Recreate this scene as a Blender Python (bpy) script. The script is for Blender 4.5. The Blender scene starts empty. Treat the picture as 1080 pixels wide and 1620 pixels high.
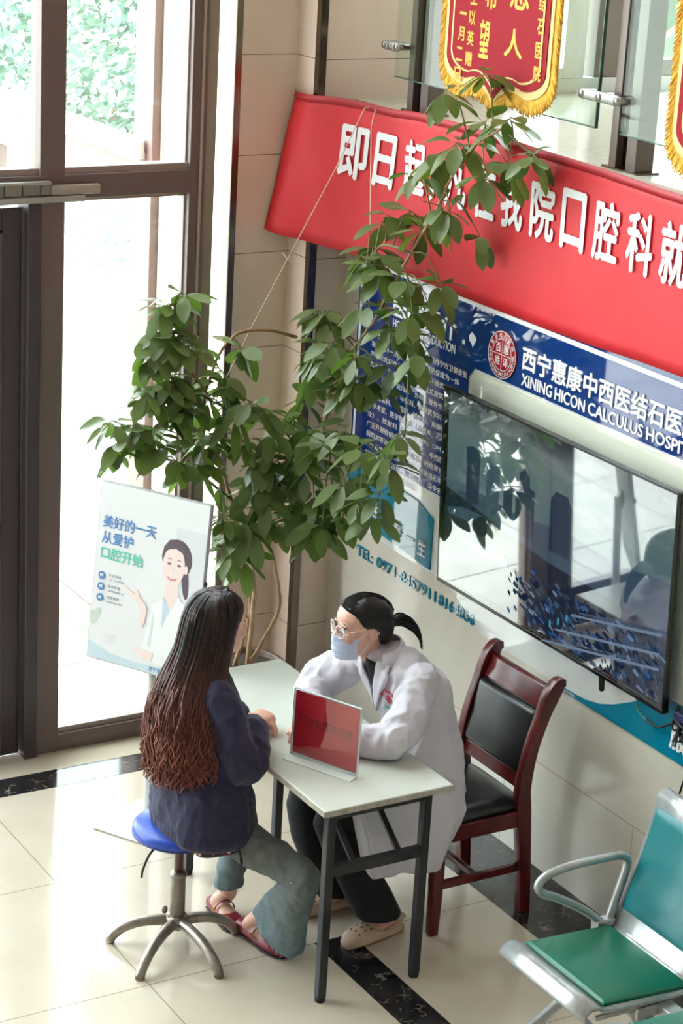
import bpy, bmesh, math, random
from mathutils import Vector, Matrix, noise
random.seed(7)
S = bpy.context.scene
COL = S.collection
V = Vector
pi = math.pi

# ---------------------------------------------------------------- camera, light, exposure
cam_d = bpy.data.cameras.new('camera')
cam = bpy.data.objects.new('camera', cam_d); COL.objects.link(cam)
cam_d.sensor_fit = 'VERTICAL'; cam_d.sensor_height = 24.0; cam_d.lens = 24.0 * 3399.22 / 1620
cam_d.clip_start = 0.05; cam_d.clip_end = 300
def cam_matrix(loc, yaw, pitch, roll):
    cy, sy = math.cos(yaw), math.sin(yaw)
    f = V((sy*math.cos(pitch), cy*math.cos(pitch), -math.sin(pitch)))
    r = V((cy, -sy, 0)); d = f.cross(r)
    c, s = math.cos(roll), math.sin(roll)
    r2 = c*r + s*d; d2 = -s*r + c*d
    m = Matrix((r2, -d2, -f)).transposed().to_4x4()
    m.translation = loc
    return m
cam.matrix_world = cam_matrix(V((7.691, -4.652, 3.93)), math.radians(-58.39539786), math.radians(18.50682504), math.radians(-3.26486079))
S.camera = cam

world = bpy.data.worlds.new('daylight'); S.world = world; world.use_nodes = True
wb = world.node_tree.nodes['Background']; wb.inputs[0].default_value = (0.88, 0.96, 1.0, 1); wb.inputs[1].default_value = 8.0

def area(name, loc, rot, size, sizey, power, color=(1, 1, 1)):
    l = bpy.data.lights.new(name, 'AREA'); l.shape = 'RECTANGLE'; l.size = size; l.size_y = sizey; l.energy = power; l.color = color
    o = bpy.data.objects.new(name, l); COL.objects.link(o); o.location = loc; o.rotation_euler = rot
    return o
area('hall_fill_light', (5.5, -3.2, 6.3), (0, 0, 0), 4.5, 4.5, 80, (1.0, 0.96, 0.92))  # unseen area light, added to fill the hall
area('mezzanine_fill_light', (2.5, 1.6, 5.2), (0, 0, 0), 3.0, 1.6, 22, (1.0, 0.97, 0.92))  # another unseen light, added as fill over the upper floor

vs = S.view_settings
S.display_settings.display_device = 'sRGB'
vs.view_transform = 'Standard'; vs.look = 'None'; vs.gamma = 1.0; vs.use_curve_mapping = False
vs.exposure = 0.64

# ---------------------------------------------------------------- materials
def lin(c):
    return tuple((x/255/12.92) if x/255 <= 0.04045 else ((x/255+0.055)/1.055)**2.4 for x in c)
MATS = {}
def mat(name, rgb, rough=0.5, metal=0.0, spec=0.5, srgb=True, **kw):
    m = bpy.data.materials.new(name); m.use_nodes = True
    b = m.node_tree.nodes['Principled BSDF']
    c = lin(rgb) if srgb else rgb
    b.inputs['Base Color'].default_value = (*c, 1); b.inputs['Roughness'].default_value = rough
    b.inputs['Metallic'].default_value = metal; b.inputs['Specular IOR Level'].default_value = spec
    for k, v in kw.items(): b.inputs[k.replace('_', ' ')].default_value = v
    MATS[name] = m
    return m
class NT:
    """small node-tree writer"""
    def __init__(s, m): s.t = m.node_tree; s.n = s.t.nodes; s.l = s.t.links
    def node(s, ty, **kw):
        n = s.n.new(ty)
        for k, v in kw.items(): setattr(n, k, v)
        return n
    def link(s, a, b): s.l.new(a, b)
    def math(s, op, a, b=None):
        n = s.n.new('ShaderNodeMath'); n.operation = op
        for i, v in enumerate((a, b)):
            if v is None: continue
            if isinstance(v, (int, float)): n.inputs[i].default_value = v
            else: s.link(v, n.inputs[i])
        return n.outputs[0]
    def mix(s, f, a, b):
        n = s.n.new('ShaderNodeMix'); n.data_type = 'RGBA'
        for i, v in ((0, f), (6, a), (7, b)):
            if isinstance(v, (int, float)): n.inputs[i].default_value = v
            elif isinstance(v, tuple): n.inputs[i].default_value = (*v, 1) if len(v) == 3 else v
            else: s.link(v, n.inputs[i])
        return n.outputs[2]
    def coord(s):
        return s.n.new('ShaderNodeTexCoord').outputs['Object']
    def xyz(s, v):
        n = s.n.new('ShaderNodeSeparateXYZ'); s.link(v, n.inputs[0]); return n.outputs
    def noise(s, vec, scale, detail=4, rough=0.6, dist=0.0):
        n = s.n.new('ShaderNodeTexNoise'); s.link(vec, n.inputs['Vector'])
        n.inputs['Scale'].default_value = scale; n.inputs['Detail'].default_value = detail
        n.inputs['Roughness'].default_value = rough; n.inputs['Distortion'].default_value = dist
        return n.outputs['Fac']
    def ramp(s, f, stops):
        n = s.n.new('ShaderNodeValToRGB'); s.link(f, n.inputs[0]); e = n.color_ramp.elements
        while len(e) < len(stops): e.new(0.5)
        for i, (p, c) in enumerate(stops): e[i].position = p; e[i].color = (*c, 1)
        return n.outputs[0]
    def bump(s, h, strength, dist=0.01):
        n = s.n.new('ShaderNodeBump'); s.link(h, n.inputs['Height']); n.inputs['Strength'].default_value = strength
        n.inputs['Distance'].default_value = dist
        return n.outputs[0]
    def joint(s, coord, start, pitch, half):
        """1 on the joint lines at start + k*pitch"""
        a = s.math('SUBTRACT', coord, start - pitch/2)
        a = s.math('FLOORED_MODULO', a, pitch)
        a = s.math('SUBTRACT', a, pitch/2)
        a = s.math('ABSOLUTE', a)
        return s.math('LESS_THAN', a, half)
def bsdf(m): return m.node_tree.nodes['Principled BSDF']

def noisy(m, c1, c2, scale=8, bump=0.0, bscale=60, detail=5):
    t = NT(m); co = t.coord(); b = bsdf(m)
    f = t.noise(co, scale, detail)
    t.link(t.ramp(f, [(0.3, lin(c1)), (0.7, lin(c2))]), b.inputs['Base Color'])
    if bump: t.link(t.bump(t.noise(co, bscale, 3), bump, 0.004), b.inputs['Normal'])
    return m

def marble(name, c1, c2, rough=0.16, joints=True):
    m = mat(name, c1, rough); t = NT(m); co = t.coord(); b = bsdf(m); x, y, z = t.xyz(co)
    f = t.noise(co, 2.2, 7, 0.65, 0.8)
    col = t.ramp(f, [(0.3, lin(c1)), (0.72, lin(c2))])
    if joints:
        j = t.joint(z, 0.42, 0.4125, 0.0018)
        col = t.mix(j, col, lin((140, 118, 100)))
    t.link(col, b.inputs['Base Color'])
    return m
M_marble = marble('cream marble cladding', (230, 208, 192), (238, 220, 206))
M_wallm = marble('pale marble wall slabs', (204, 196, 182), (216, 210, 198), 0.12, False)
t = NT(M_wallm); co = t.coord(); x, y, z = t.xyz(co); b = bsdf(M_wallm)
src = b.inputs['Base Color'].links[0].from_socket
j = t.math('LESS_THAN', t.math('ABSOLUTE', t.math('SUBTRACT', z, 0.43)), 0.0018)
jv = t.math('MULTIPLY', t.joint(x, 2.271, 0.8, 0.0018), t.math('LESS_THAN', z, 0.43))
t.link(t.mix(t.math('MAXIMUM', j, jv), src, lin((170, 140, 118))), b.inputs['Base Color'])

M_floor = mat('polished cream floor tiles', (206, 194, 176), 0.13, spec=1.0)
t = NT(M_floor); co = t.coord(); x, y, z = t.xyz(co); b = bsdf(M_floor)
f = t.noise(co, 3.0, 6, 0.6)
col = t.ramp(f, [(0.3, lin((200, 186, 167))), (0.7, lin((211, 198, 180)))])
jj = t.math('MAXIMUM', t.joint(x, 1.061, 0.8, 0.0022), t.joint(y, -1.732, 0.8, 0.0022))
jj = t.math('MULTIPLY', jj, t.math('MAXIMUM', t.math('LESS_THAN', y, -1.0), t.joint(x, 1.061, 0.8, 0.0022)))
t.link(t.mix(jj, col, lin((150, 135, 118))), b.inputs['Base Color'])
t.link(t.bump(t.noise(co, 6, 2), 0.015, 0.01), b.inputs['Normal'])

M_black = mat('black veined marble', (30, 30, 32), 0.1)
t = NT(M_black); co = t.coord(); b = bsdf(M_black)
vo = t.node('ShaderNodeTexVoronoi'); vo.feature = 'DISTANCE_TO_EDGE'; vo.inputs['Scale'].default_value = 22
dn = t.node('ShaderNodeTexNoise'); dn.inputs['Scale'].default_value = 9; t.link(co, dn.inputs['Vector'])
va = t.node('ShaderNodeVectorMath'); va.operation = 'ADD'; t.link(co, va.inputs[0])
vm = t.node('ShaderNodeVectorMath'); vm.operation = 'SCALE'; vm.inputs['Scale'].default_value = 0.12; t.link(dn.outputs['Color'], vm.inputs[0]); t.link(vm.outputs[0], va.inputs[1])
t.link(va.outputs[0], vo.inputs['Vector'])
vein = t.math('LESS_THAN', vo.outputs['Distance'], 0.035)
vein = t.math('MULTIPLY', vein, t.math('GREATER_THAN', t.noise(co, 14, 3), 0.55))
t.link(t.mix(vein, t.ramp(t.noise(co, 10, 5), [(0.3, lin((24, 24, 27))), (0.75, lin((52, 50, 50)))]), lin((124, 114, 102))), b.inputs['Base Color'])

def glass(name, tint=(0.96, 0.99, 0.97), rough=0.0, refl=1.0):
    m = bpy.data.materials.new(name); m.use_nodes = True; t = NT(m)
    t.n.clear()
    out = t.node('ShaderNodeOutputMaterial'); mx = t.node('ShaderNodeMixShader')
    tr = t.node('ShaderNodeBsdfTransparent'); tr.inputs[0].default_value = (*tint, 1)
    gl = t.node('ShaderNodeBsdfGlossy'); gl.inputs['Roughness'].default_value = rough; gl.inputs[0].default_value = (1, 1, 1, 1)
    lw = t.node('ShaderNodeLayerWeight'); lw.inputs[0].default_value = 0.5
    fr = t.math('ADD', t.math('MULTIPLY', t.math('POWER', lw.outputs['Facing'], 5.0), 0.96), 0.04)
    t.link(t.math('MULTIPLY', fr, refl), mx.inputs[0]); t.link(tr.outputs[0], mx.inputs[1]); t.link(gl.outputs[0], mx.inputs[2]); t.link(mx.outputs[0], out.inputs[0])
    MATS[name] = m
    return m
def emit(name, rgb, strength=1.0):
    m = bpy.data.materials.new(name); m.use_nodes = True; t = NT(m); t.n.clear()
    out = t.node('ShaderNodeOutputMaterial'); e = t.node('ShaderNodeEmission'); e.inputs[0].default_value = (*lin(rgb), 1); e.inputs[1].default_value = strength
    t.link(e.outputs[0], out.inputs[0])
    return m
M_glass = glass('clear window glass')
M_acryl = glass('clear acrylic', (0.93, 0.97, 0.97))
M_frame = mat('brown aluminium frame', (112, 94, 90), 0.42, 0.0)
M_leaf = mat('backlit brown door leaf', (66, 54, 58), 0.4)  # frame brown, darkened: the backlit shade is in the colour
M_jamb = mat('grey green jamb', (150, 143, 128), 0.4)
M_extframe = mat('muted brown outer frame', (134, 112, 106), 0.5)  # one even muted brown
M_steel = mat('brushed stainless steel', (176, 172, 166), 0.28, 0.9)
M_trim = mat('dark polished steel trim', (120, 108, 98), 0.16, 0.95)
M_alu = mat('grey aluminium', (168, 166, 162), 0.4, 0.4)
M_plaster = mat('grey plaster', (184, 178, 172), 0.8)
M_paving = noisy(mat('pale outdoor paving', (168, 164, 156), 0.8), (158, 154, 147), (178, 174, 166), 3)
M_white = mat('white paint', (235, 235, 235), 0.4)

# ---------------------------------------------------------------- mesh helpers
class MB:
    def __init__(s): s.bm = bmesh.new(); s.mi = 0
    def face(s, vs):
        try:
            f = s.bm.faces.new(vs); f.material_index = s.mi; f.smooth = True
            return f
        except ValueError: return None
    def poly(s, pts):
        return s.face([s.bm.verts.new(p) for p in pts])
    def box(s, a, b, m=None):
        """axis box from corner a to corner b (optionally through matrix m)"""
        x0, y0, z0 = (min(a[i], b[i]) for i in range(3)); x1, y1, z1 = (max(a[i], b[i]) for i in range(3))
        P = [V(p) for p in ((x0,y0,z0),(x1,y0,z0),(x1,y1,z0),(x0,y1,z0),(x0,y0,z1),(x1,y0,z1),(x1,y1,z1),(x0,y1,z1))]
        if m is not None: P = [m @ p for p in P]
        v = [s.bm.verts.new(p) for p in P]
        for f in ((0,3,2,1),(4,5,6,7),(0,1,5,4),(1,2,6,5),(2,3,7,6),(3,0,4,7)):
            q = s.face([v[i] for i in f]); q.smooth = False
        return s
    def beam(s, p, q, w, h, up=(0, 0, 1)):
        """box beam from p to q, w wide across, h along up"""
        p, q = V(p), V(q); d = (q-p).normalized(); r = d.cross(V(up)).normalized(); u = r.cross(d)
        P = [p + r*a*w/2 + u*b_*h/2 for a, b_ in ((-1,-1),(1,-1),(1,1),(-1,1))] + [q + r*a*w/2 + u*b_*h/2 for a, b_ in ((-1,-1),(1,-1),(1,1),(-1,1))]
        v = [s.bm.verts.new(x) for x in P]
        for f in ((0,3,2,1),(4,5,6,7),(0,1,5,4),(1,2,6,5),(2,3,7,6),(3,0,4,7)):
            g = s.face([v[i] for i in f]); g.smooth = False
        return s
    def rings(s, rings, cap=True, closed=True):
        R = [[s.bm.verts.new(p) for p in r] for r in rings]; n = len(R[0])
        for i in range(len(R)-1):
            for j in range(n if closed else n-1):
                k = (j+1) % n
                s.face((R[i][j], R[i][k], R[i+1][k], R[i+1][j]))
        if cap and closed:
            s.face(R[0][::-1]); s.face(R[-1])
        return R
    def tube(s, pts, r, seg=10, cap=True, flat=1.0, up=None, round_cap=False):
        """round tube along pts; r a number or list; flat squashes across 'up'"""
        pts = [V(p) for p in pts]; n = len(pts)
        rr = list(r) if isinstance(r, (list, tuple)) else [r]*n
        if round_cap:
            d0 = (pts[0]-pts[1]).normalized(); d1 = (pts[-1]-pts[-2]).normalized()
            a, b_ = pts[0], pts[-1]; ra, rb = rr[0], rr[-1]
            pre = [(a + d0*ra*math.sin(t_), ra*math.cos(t_)) for t_ in (1.45, 1.0, 0.5)]
            post = [(b_ + d1*rb*math.sin(t_), rb*math.cos(t_)) for t_ in (0.5, 1.0, 1.45)]
            pts = [p for p, _ in pre] + pts + [p for p, _ in post]; rr = [q for _, q in pre] + rr + [q for _, q in post]; n = len(pts)
        ref = V(up) if up is not None else None; out = []; prev = None
        for i, p in enumerate(pts):
            d = (pts[min(i+1, n-1)] - pts[max(i-1, 0)]).normalized()
            if ref is not None: u = ref - d*ref.dot(d)
            elif prev is None: u = d.orthogonal()
            else: u = prev - d*prev.dot(d)
            if u.length < 1e-6: u = d.orthogonal()
            u.normalize(); prev = u; w = d.cross(u)
            out.append([p + (u*math.cos(2*pi*k/seg)*flat + w*math.sin(2*pi*k/seg))*rr[i] for k in range(seg)])
        s.rings(out, cap)
        return s
    def ell(s, rows, seg=20, power=2.0, cap=True):
        """loft of ellipses: rows of (center, rightaxis*hw, frontaxis*hd)"""
        out = []
        for c, a, b_ in rows:
            c, a, b_ = V(c), V(a), V(b_); ring = []
            for k in range(seg):
                t_ = 2*pi*k/seg; cx, sx = math.cos(t_), math.sin(t_); e = 2.0/power
                ring.append(c + a*math.copysign(abs(cx)**e, cx) + b_*math.copysign(abs(sx)**e, sx))
            out.append(ring)
        s.rings(out, cap)
        return s
    def ball(s, c, r, m=None, u=14, v=10):
        """ellipsoid: r a 3-tuple or number; m optional 3x3 rotation"""
        c = V(c); r = (r, r, r) if isinstance(r, (int, float)) else r
        out = []
        for i in range(v+1):
            th = pi*(i+0.02*(i == 0)-0.02*(i == v))/v; ring = []
            for k in range(u):
                ph = 2*pi*k/u
                p = V((r[0]*math.sin(th)*math.cos(ph), r[1]*math.sin(th)*math.sin(ph), r[2]*math.cos(th)))
                ring.append(c + ((m @ p) if m is not None else p))
            out.append(ring[::-1])
        s.rings(out, True)
        return s
    def lathe(s, prof, c=(0, 0, 0), seg=32, cap=True):
        c = V(c)
        s.rings([[c + V((r*math.cos(2*pi*k/seg), r*math.sin(2*pi*k/seg), z)) for k in range(seg)] for r, z in prof], cap)
        return s
    def prism(s, pts2, fr, th):
        """extrude polygon pts2 (u,v) in frame fr=(origin,U,V_) by thickness th along U x V"""
        o, U, W = (V(q) for q in fr); N = U.cross(W)
        a = [s.bm.verts.new(o + U*u + W*v) for u, v in pts2]
        b_ = [s.bm.verts.new(o + U*u + W*v + N*th) for u, v in pts2]
        n = len(a)
        f = s.face(a[::-1]); g = s.face(b_)
        if f: f.smooth = False
        if g: g.smooth = False
        for i in range(n):
            q = s.face((a[i], a[(i+1) % n], b_[(i+1) % n], b_[i]))
            if q: q.smooth = False
        return s
    def grid(s, fn, nu, nv, th=0.0, nrm=None):
        P = [[s.bm.verts.new(fn(i/nu, j_/nv)) for j_ in range(nv+1)] for i in range(nu+1)]
        for i in range(nu):
            for j_ in range(nv): s.face((P[i][j_], P[i+1][j_], P[i+1][j_+1], P[i][j_+1]))
        return s
    def build(s, name, mats, parent=None, bevel=0.0, fix=True, solid=0.0, smooth=None, seg=2):
        if fix: bmesh.ops.recalc_face_normals(s.bm, faces=s.bm.faces)
        me = bpy.data.meshes.new(name)
        off = root_loc(parent)
        if off.length > 0: bmesh.ops.translate(s.bm, verts=s.bm.verts, vec=-off)
        if smooth is False:
            for f in s.bm.faces: f.smooth = False
        s.bm.to_mesh(me); s.bm.free()
        for m in (mats if isinstance(mats, (list, tuple)) else [mats]): me.materials.append(m)
        o = bpy.data.objects.new(name, me); COL.objects.link(o)
        if parent is not None: o.parent = parent
        if solid:
            md = o.modifiers.new('thickness', 'SOLIDIFY'); md.thickness = solid; md.offset = 0
        if bevel:
            md = o.modifiers.new('rounded edges', 'BEVEL'); md.width = bevel; md.segments = seg; md.limit_method = 'ANGLE'; md.angle_limit = 0.7
            md.harden_normals = False
        return o
def root_loc(o):
    if o is None: return V((0, 0, 0))
    while o.parent is not None: o = o.parent
    return V(o.location)
def tag(o, label=None, cat=None, group=None, kind=None):
    if label: o['label'] = label
    if cat: o['category'] = cat
    if group: o['group'] = group
    if kind: o['kind'] = kind
    return o
def thing(name, label, cat, loc=(0, 0, 0), group=None):
    o = bpy.data.objects.new(name, None); COL.objects.link(o); o.location = loc; o.empty_display_size = 0.1
    return tag(o, label, cat, group)
def struct(o):
    o['kind'] = 'structure'; return o
def copy_thing(o, loc, label, group=None):
    def rec(src, par):
        c = src.copy(); COL.objects.link(c); c.parent = par
        for ch in list(src.children): rec(ch, c)
        return c
    r = rec(o, None); r.location = loc; r['label'] = label
    if group: r['group'] = group
    return r
def smooth_path(P, n=6):
    P = [V(p) for p in P]; out = []
    for i in range(len(P)-1):
        a, b_, c, d = P[max(i-1, 0)], P[i], P[i+1], P[min(i+2, len(P)-1)]
        for k in range(n):
            t_ = k/n
            out.append(0.5*((2*b_) + (c-a)*t_ + (2*a-5*b_+4*c-d)*t_*t_ + (3*b_-a-3*c+d)*t_**3))
    out.append(P[-1]); return out

def text(s, center, U, W, size, m, parent, name, th=0.0008, bold=0.0, align='CENTER', gap=1.0, raise_=0.0, rows=None):
    """flat or raised writing. size=(w,h) box the writing is fitted to (None keeps the aspect); U,W unit axes right/up"""
    cu = bpy.data.curves.new(name, 'FONT'); cu.body = s; cu.align_x = 'LEFT'; cu.size = 1.0; cu.space_character = gap
    cu.resolution_u = 3
    if rows: cu.space_line = rows
    to = bpy.data.objects.new(name, cu); COL.objects.link(to)
    dg = bpy.context.evaluated_depsgraph_get(); me = bpy.data.meshes.new_from_object(to.evaluated_get(dg))
    bpy.data.objects.remove(to); bpy.data.curves.remove(cu)
    xs = [v.co.x for v in me.vertices]; ys = [v.co.y for v in me.vertices]
    if not xs: return None
    x0, x1, y0, y1 = min(xs), max(xs), min(ys), max(ys)
    w, h = size
    if w is None: sy_ = h/(y1-y0); sx_ = sy_
    elif h is None: sx_ = w/(x1-x0); sy_ = sx_
    else: sx_ = w/(x1-x0); sy_ = h/max(y1-y0, 1e-6)
    U, W = V(U).normalized(), V(W).normalized(); N = U.cross(W).normalized(); c = V(center)
    bm = bmesh.new(); bm.from_mesh(me); bpy.data.meshes.remove(me)
    ax = {'CENTER': (x0+x1)/2, 'LEFT': x0, 'RIGHT': x1}[align]
    for v in bm.verts:
        p = v.co; v.co = c + U*(p.x-ax)*sx_ + W*(p.y-(y0+y1)/2)*sy_ + N*raise_
    if bold:                                    # heavier strokes: the glyph set four times, a hair apart
        src_ = list(bm.faces); bw = bold*size[1] if size[1] else bold*(y1-y0)*sx_; bu = bold*sx_ if size[0] else bw
        base_ = [[v.co.copy() for v in f.verts] for f in src_]
        for a_, b_ in ((-1, 0), (1, 0), (0, 1), (0, -1)):
            for f in base_: bm.faces.new([bm.verts.new(p + U*(a_*bu) + W*(b_*bw) - N*1e-5*(1.5+a_+2*b_)) for p in f])
    if th:
        r = bmesh.ops.extrude_face_region(bm, geom=bm.faces[:])
        vv = [g for g in r['geom'] if isinstance(g, bmesh.types.BMVert)]
        bmesh.ops.translate(bm, verts=vv, vec=N*th)
    bmesh.ops.recalc_face_normals(bm, faces=bm.faces)
    off = root_loc(parent)
    bmesh.ops.translate(bm, verts=bm.verts, vec=-off)
    me = bpy.data.meshes.new(name); bm.to_mesh(me); bm.free(); me.materials.append(m)
    o = bpy.data.objects.new(name, me); COL.objects.link(o); o.parent = parent
    return o

def remesh(mb, voxel, smooth=4, factor=0.5, fold=None):
    """union of the closed shapes in mb as one skin; fold = (amplitude, scale vector) cloth creases"""
    me = bpy.data.meshes.new('tmp'); bmesh.ops.recalc_face_normals(mb.bm, faces=mb.bm.faces); mb.bm.to_mesh(me); mb.bm.free()
    o = bpy.data.objects.new('tmp', me); COL.objects.link(o)
    r = o.modifiers.new('r', 'REMESH'); r.mode = 'VOXEL'; r.voxel_size = voxel; r.use_smooth_shade = True
    if smooth:
        q = o.modifiers.new('s', 'SMOOTH'); q.factor = factor; q.iterations = smooth
    dg = bpy.context.evaluated_depsgraph_get(); m2 = bpy.data.meshes.new_from_object(o.evaluated_get(dg))
    bpy.data.objects.remove(o); bpy.data.meshes.remove(me)
    out = MB(); out.bm.from_mesh(m2); bpy.data.meshes.remove(m2)
    for f in out.bm.faces: f.smooth = True
    if fold:
        out.bm.normal_update()
        for amp, sc, seed in fold:
            mv = [(v, v.normal.copy()) for v in out.bm.verts]
            for v, nn in mv:
                p = V((v.co.x*sc[0]+seed, v.co.y*sc[1], v.co.z*sc[2]))
                q = noise.noise(p)
                v.co += nn * amp * (1 - 2*abs(q)*1.6)
    return out
# ---------------------------------------------------------------- the setting
def sbox(name, a, b, m, bevel=0.0):
    return struct(MB().box(a, b).build(name, m, bevel=bevel))
sbox('floor', (-0.14, -7, -0.12), (11, 0.05, 0), M_floor)
sbox('trim_1', (0.054, -0.315, -0.01), (11, 0.0, 0.0012), M_black)
sbox('trim_2', (0.162, -7, -0.01), (0.314, -0.3155, 0.0012), M_black)
sbox('trim_3', (1.861, -1.076, -0.01), (11, -0.923, 0.0012), M_black)
sbox('wall_right', (0.054, 0, 0), (11, 0.2, 2.60), M_wallm)
sbox('mezzanine_floor', (0.054, 0.0, 2.60), (11, 4.0, 2.735), noisy(mat('pale speckled floor', (212, 210, 196), 0.12), (205, 204, 190), (220, 218, 205), 30))
# pillar next to the door opening and pillar in front of it
sbox('wall_pillar_recess', (-0.81, -0.46, 0), (-0.136, 0.2, 6.3), M_marble)
sbox('wall_pillar_front', (-0.1359, -0.178, 0), (0.054, 0.2, 6.3), M_marble)
sbox('wall_mezzanine', (-0.2, 0.2, 2.735), (0.054, 0.75, 6.3), M_marble)
sbox('trim_4', (-0.142, -0.467, 0.0), (-0.130, -0.437, 6.2), M_trim)
sbox('trim_5', (0.028, -0.187, 0.0), (0.062, -0.150, 6.2), M_trim, 0.002)
sbox('ceiling', (-0.2, -7, 6.3), (11, 4, 6.4), M_plaster)
sbox('wall_rear', (11, -7, 0), (11.2, 4, 6.3), M_plaster)
sbox('wall_left', (-0.2, -7.2, 0), (11.2, -7, 6.3), M_plaster)
sbox('wall_mezzanine_back', (0.054, 4.0, 2.6), (11, 4.2, 6.3), M_plaster)

# entrance glazing in the plane x = 0
w = MB()
for y0, y1 in ((-0.725, -0.684), (-0.672, -0.655)): w.box((-0.10, y0, 0), (0.0, y1, 6.2))
w.box((-0.10, -0.684, 0), (-0.006, -0.672, 6.2))
w.box((-0.10, -1.372, 0), (0.0, -1.266, 6.2))
for y in (-3.37, -4.4, -5.45, -6.5): w.box((-0.10, y, 0), (0.0, y+0.1, 6.2))
w.box((-0.10, -6.99, 2.367), (-0.0005, -0.70, 2.46)); w.box((-0.10, -6.99, 4.05), (-0.0005, -0.70, 4.15)); w.box((-0.10, -6.99, 6.1), (-0.0005, -0.65, 6.29))
w.box((-0.10, -1.30, 0), (-0.0005, -0.70, 0.078)); w.box((-0.10, -6.99, 0), (-0.0005, -3.33, 0.078))
fr = struct(w.build('window_1', M_frame, bevel=0.004))
g = MB()
g.box((-0.085, -1.27, 2.455), (-0.018, -0.715, 2.486)); g.box((-0.085, -6.98, 2.455), (-0.018, -1.37, 2.486))
g.box((-0.085, -1.27, 0.07), (-0.018, -0.715, 0.10)); g.box((-0.085, -1.27, 2.350), (-0.03, -0.715, 2.370))
for y0 in (-1.268, -0.733): g.box((-0.085, y0, 0.08), (-0.03, y0+0.012, 2.36)); g.box((-0.085, y0, 2.47), (-0.03, y0+0.012, 4.06))
g.build('glazing_bead', mat('light edge of frame', (160, 142, 136), 0.35), fr, bevel=0.002)
MB().box((-0.004, -0.684, 0), (0.003, -0.672, 6.2)).build('edge_strip', mat('pale aluminium edge strip', (176, 158, 150), 0.35), fr)
MB().box((-0.14, -0.655, 0), (-0.02, -0.60, 6.2)).build('side_jamb', M_jamb, fr, bevel=0.006)
p = MB()
for a, b_ in (((-1.27, 0.09), (-0.72, 2.36)), ((-1.27, 2.47), (-0.72, 4.06)), ((-1.27, 4.14), (-0.72, 6.12)),
              ((-3.3, 2.47), (-1.37, 4.06)), ((-3.3, 4.14), (-1.37, 6.12)), ((-4.32, 0.07), (-3.27, 2.37)), ((-5.36, 0.07), (-4.3, 2.37)), ((-6.42, 0.07), (-5.35, 2.37)),
              ((-6.97, 2.46), (-3.27, 4.06)), ((-6.97, 4.14), (-3.27, 6.12))):
    p.box((-0.056, a[0], a[1]), (-0.050, b_[0], b_[1]))
p.box((-0.356, -0.62, 0.0), (-0.350, -0.46, 6.2))
p.build('glass', M_glass, fr)

def door_leaf(name, y0, y1):
    l = MB(); X0, X1 = -0.075, -0.03
    l.box((X0, y0, 0.01), (X1, y0+0.085, 2.335)); l.box((X0, y1-0.085, 0.01), (X1, y1, 2.335))
    l.box((X0, y0+0.08, 0.01), (X1, y1-0.08, 0.22)); l.box((X0, y0+0.08, 2.24), (X1, y1-0.08, 2.335)); l.box((X0, y0+0.08, 0.95), (X1, y1-0.08, 1.05))
    o = struct(l.build(name, M_leaf, bevel=0.006))
    q = MB()
    for z0, z1 in ((0.21, 0.96), (1.04, 2.25)):
        for ya in (y0+0.085, y1-0.097): q.box((X0+0.006, ya, z0), (X1+0.006, ya+0.012, z1))
        for zz in (z0, z1-0.012): q.box((X0+0.006, y0+0.085, zz), (X1+0.006, y1-0.085, zz+0.012))
    q.build('bead', mat('dark bead', (84, 70, 72), 0.35), o)
    MB().box((-0.056, y0+0.08, 0.2), (-0.05, y1-0.08, 2.25)).build('glass', glass('door glass', (0.90, 0.93, 0.93)) if 'door glass' not in MATS else MATS['door glass'], o)
    return o
door_leaf('door_1', -2.33, -1.432); door_leaf('door_2', -3.26, -2.34)
sbox('trim_6', (-0.09, -1.428, 0), (0.022, -1.3725, 2.362), M_leaf, 0.004)
# sliding track over the door
tr = thing('door_track', 'grey aluminium sliding track with slots above the backlit door', 'door track', (0.0, -1.8, 2.40))
k = MB(); k.box((0.001, -2.6, 2.362), (0.045, -1.20, 2.384)); k.box((0.001, -2.6, 2.430), (0.03, -1.335, 2.442)); k.box((0.001, -2.6, 2.384), (0.008, -1.335, 2.43))
k.build('slotted_rail', M_alu, tr, bevel=0.002)
MB().box((0.001, -1.335, 2.386), (0.026, -1.127, 2.424)).build('end_cover', mat('beige grey cover', (172, 162, 152), 0.45), tr, bevel=0.003)
for yy in [-2.5+0.075*i for i in range(16)]:
    MB().box((0.008, yy, 2.388), (0.020, yy+0.05, 2.428)).build('slot_bracket', M_trim, tr)
for yy in (-1.33, -1.56, -1.9): MB().ball((0.047, yy, 2.373), (0.004, 0.008, 0.008), u=10, v=6).build('bolt', M_steel, tr)

# ------------------------------------------------ outside the entrance
sbox('outdoor_paving', (-60, -40, -0.14), (-0.141, 40, -0.02), M_paving)
sbox('outdoor_kerb', (-9, -0.62, -0.02), (-0.86, -0.40, 0.05), noisy(mat('grey kerb', (128, 124, 117), 0.7), (118, 114, 108), (138, 134, 127), 8))
pj = MB()
for k_ in range(12): pj.box((-0.9-0.8*k_, -8, -0.021), (-0.893-0.8*k_, -0.64, -0.0185)); 
for k_ in range(8): pj.box((-9, -1.30-0.8*k_, -0.021), (-0.15, -1.293-0.8*k_, -0.0185))
struct(pj.build('outdoor_paving_joints', mat('paving joint', (110, 104, 96), 0.9)))
vs_ = MB()
vs_.box((-1.0, -0.50, 0), (-0.812, -0.42, 4.2)); vs_.box((-4.5, -0.49, 2.14), (-1.0, -0.43, 2.325)); vs_.box((-4.5, -0.49, 0.05), (-1.0, -0.43, 0.06))
for x_ in (-2.72, -4.5): vs_.box((x_, -0.49, 0.05), (x_+0.10, -0.43, 2.2))
vo_ = struct(vs_.build('window_2', M_extframe, bevel=0.004))
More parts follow.
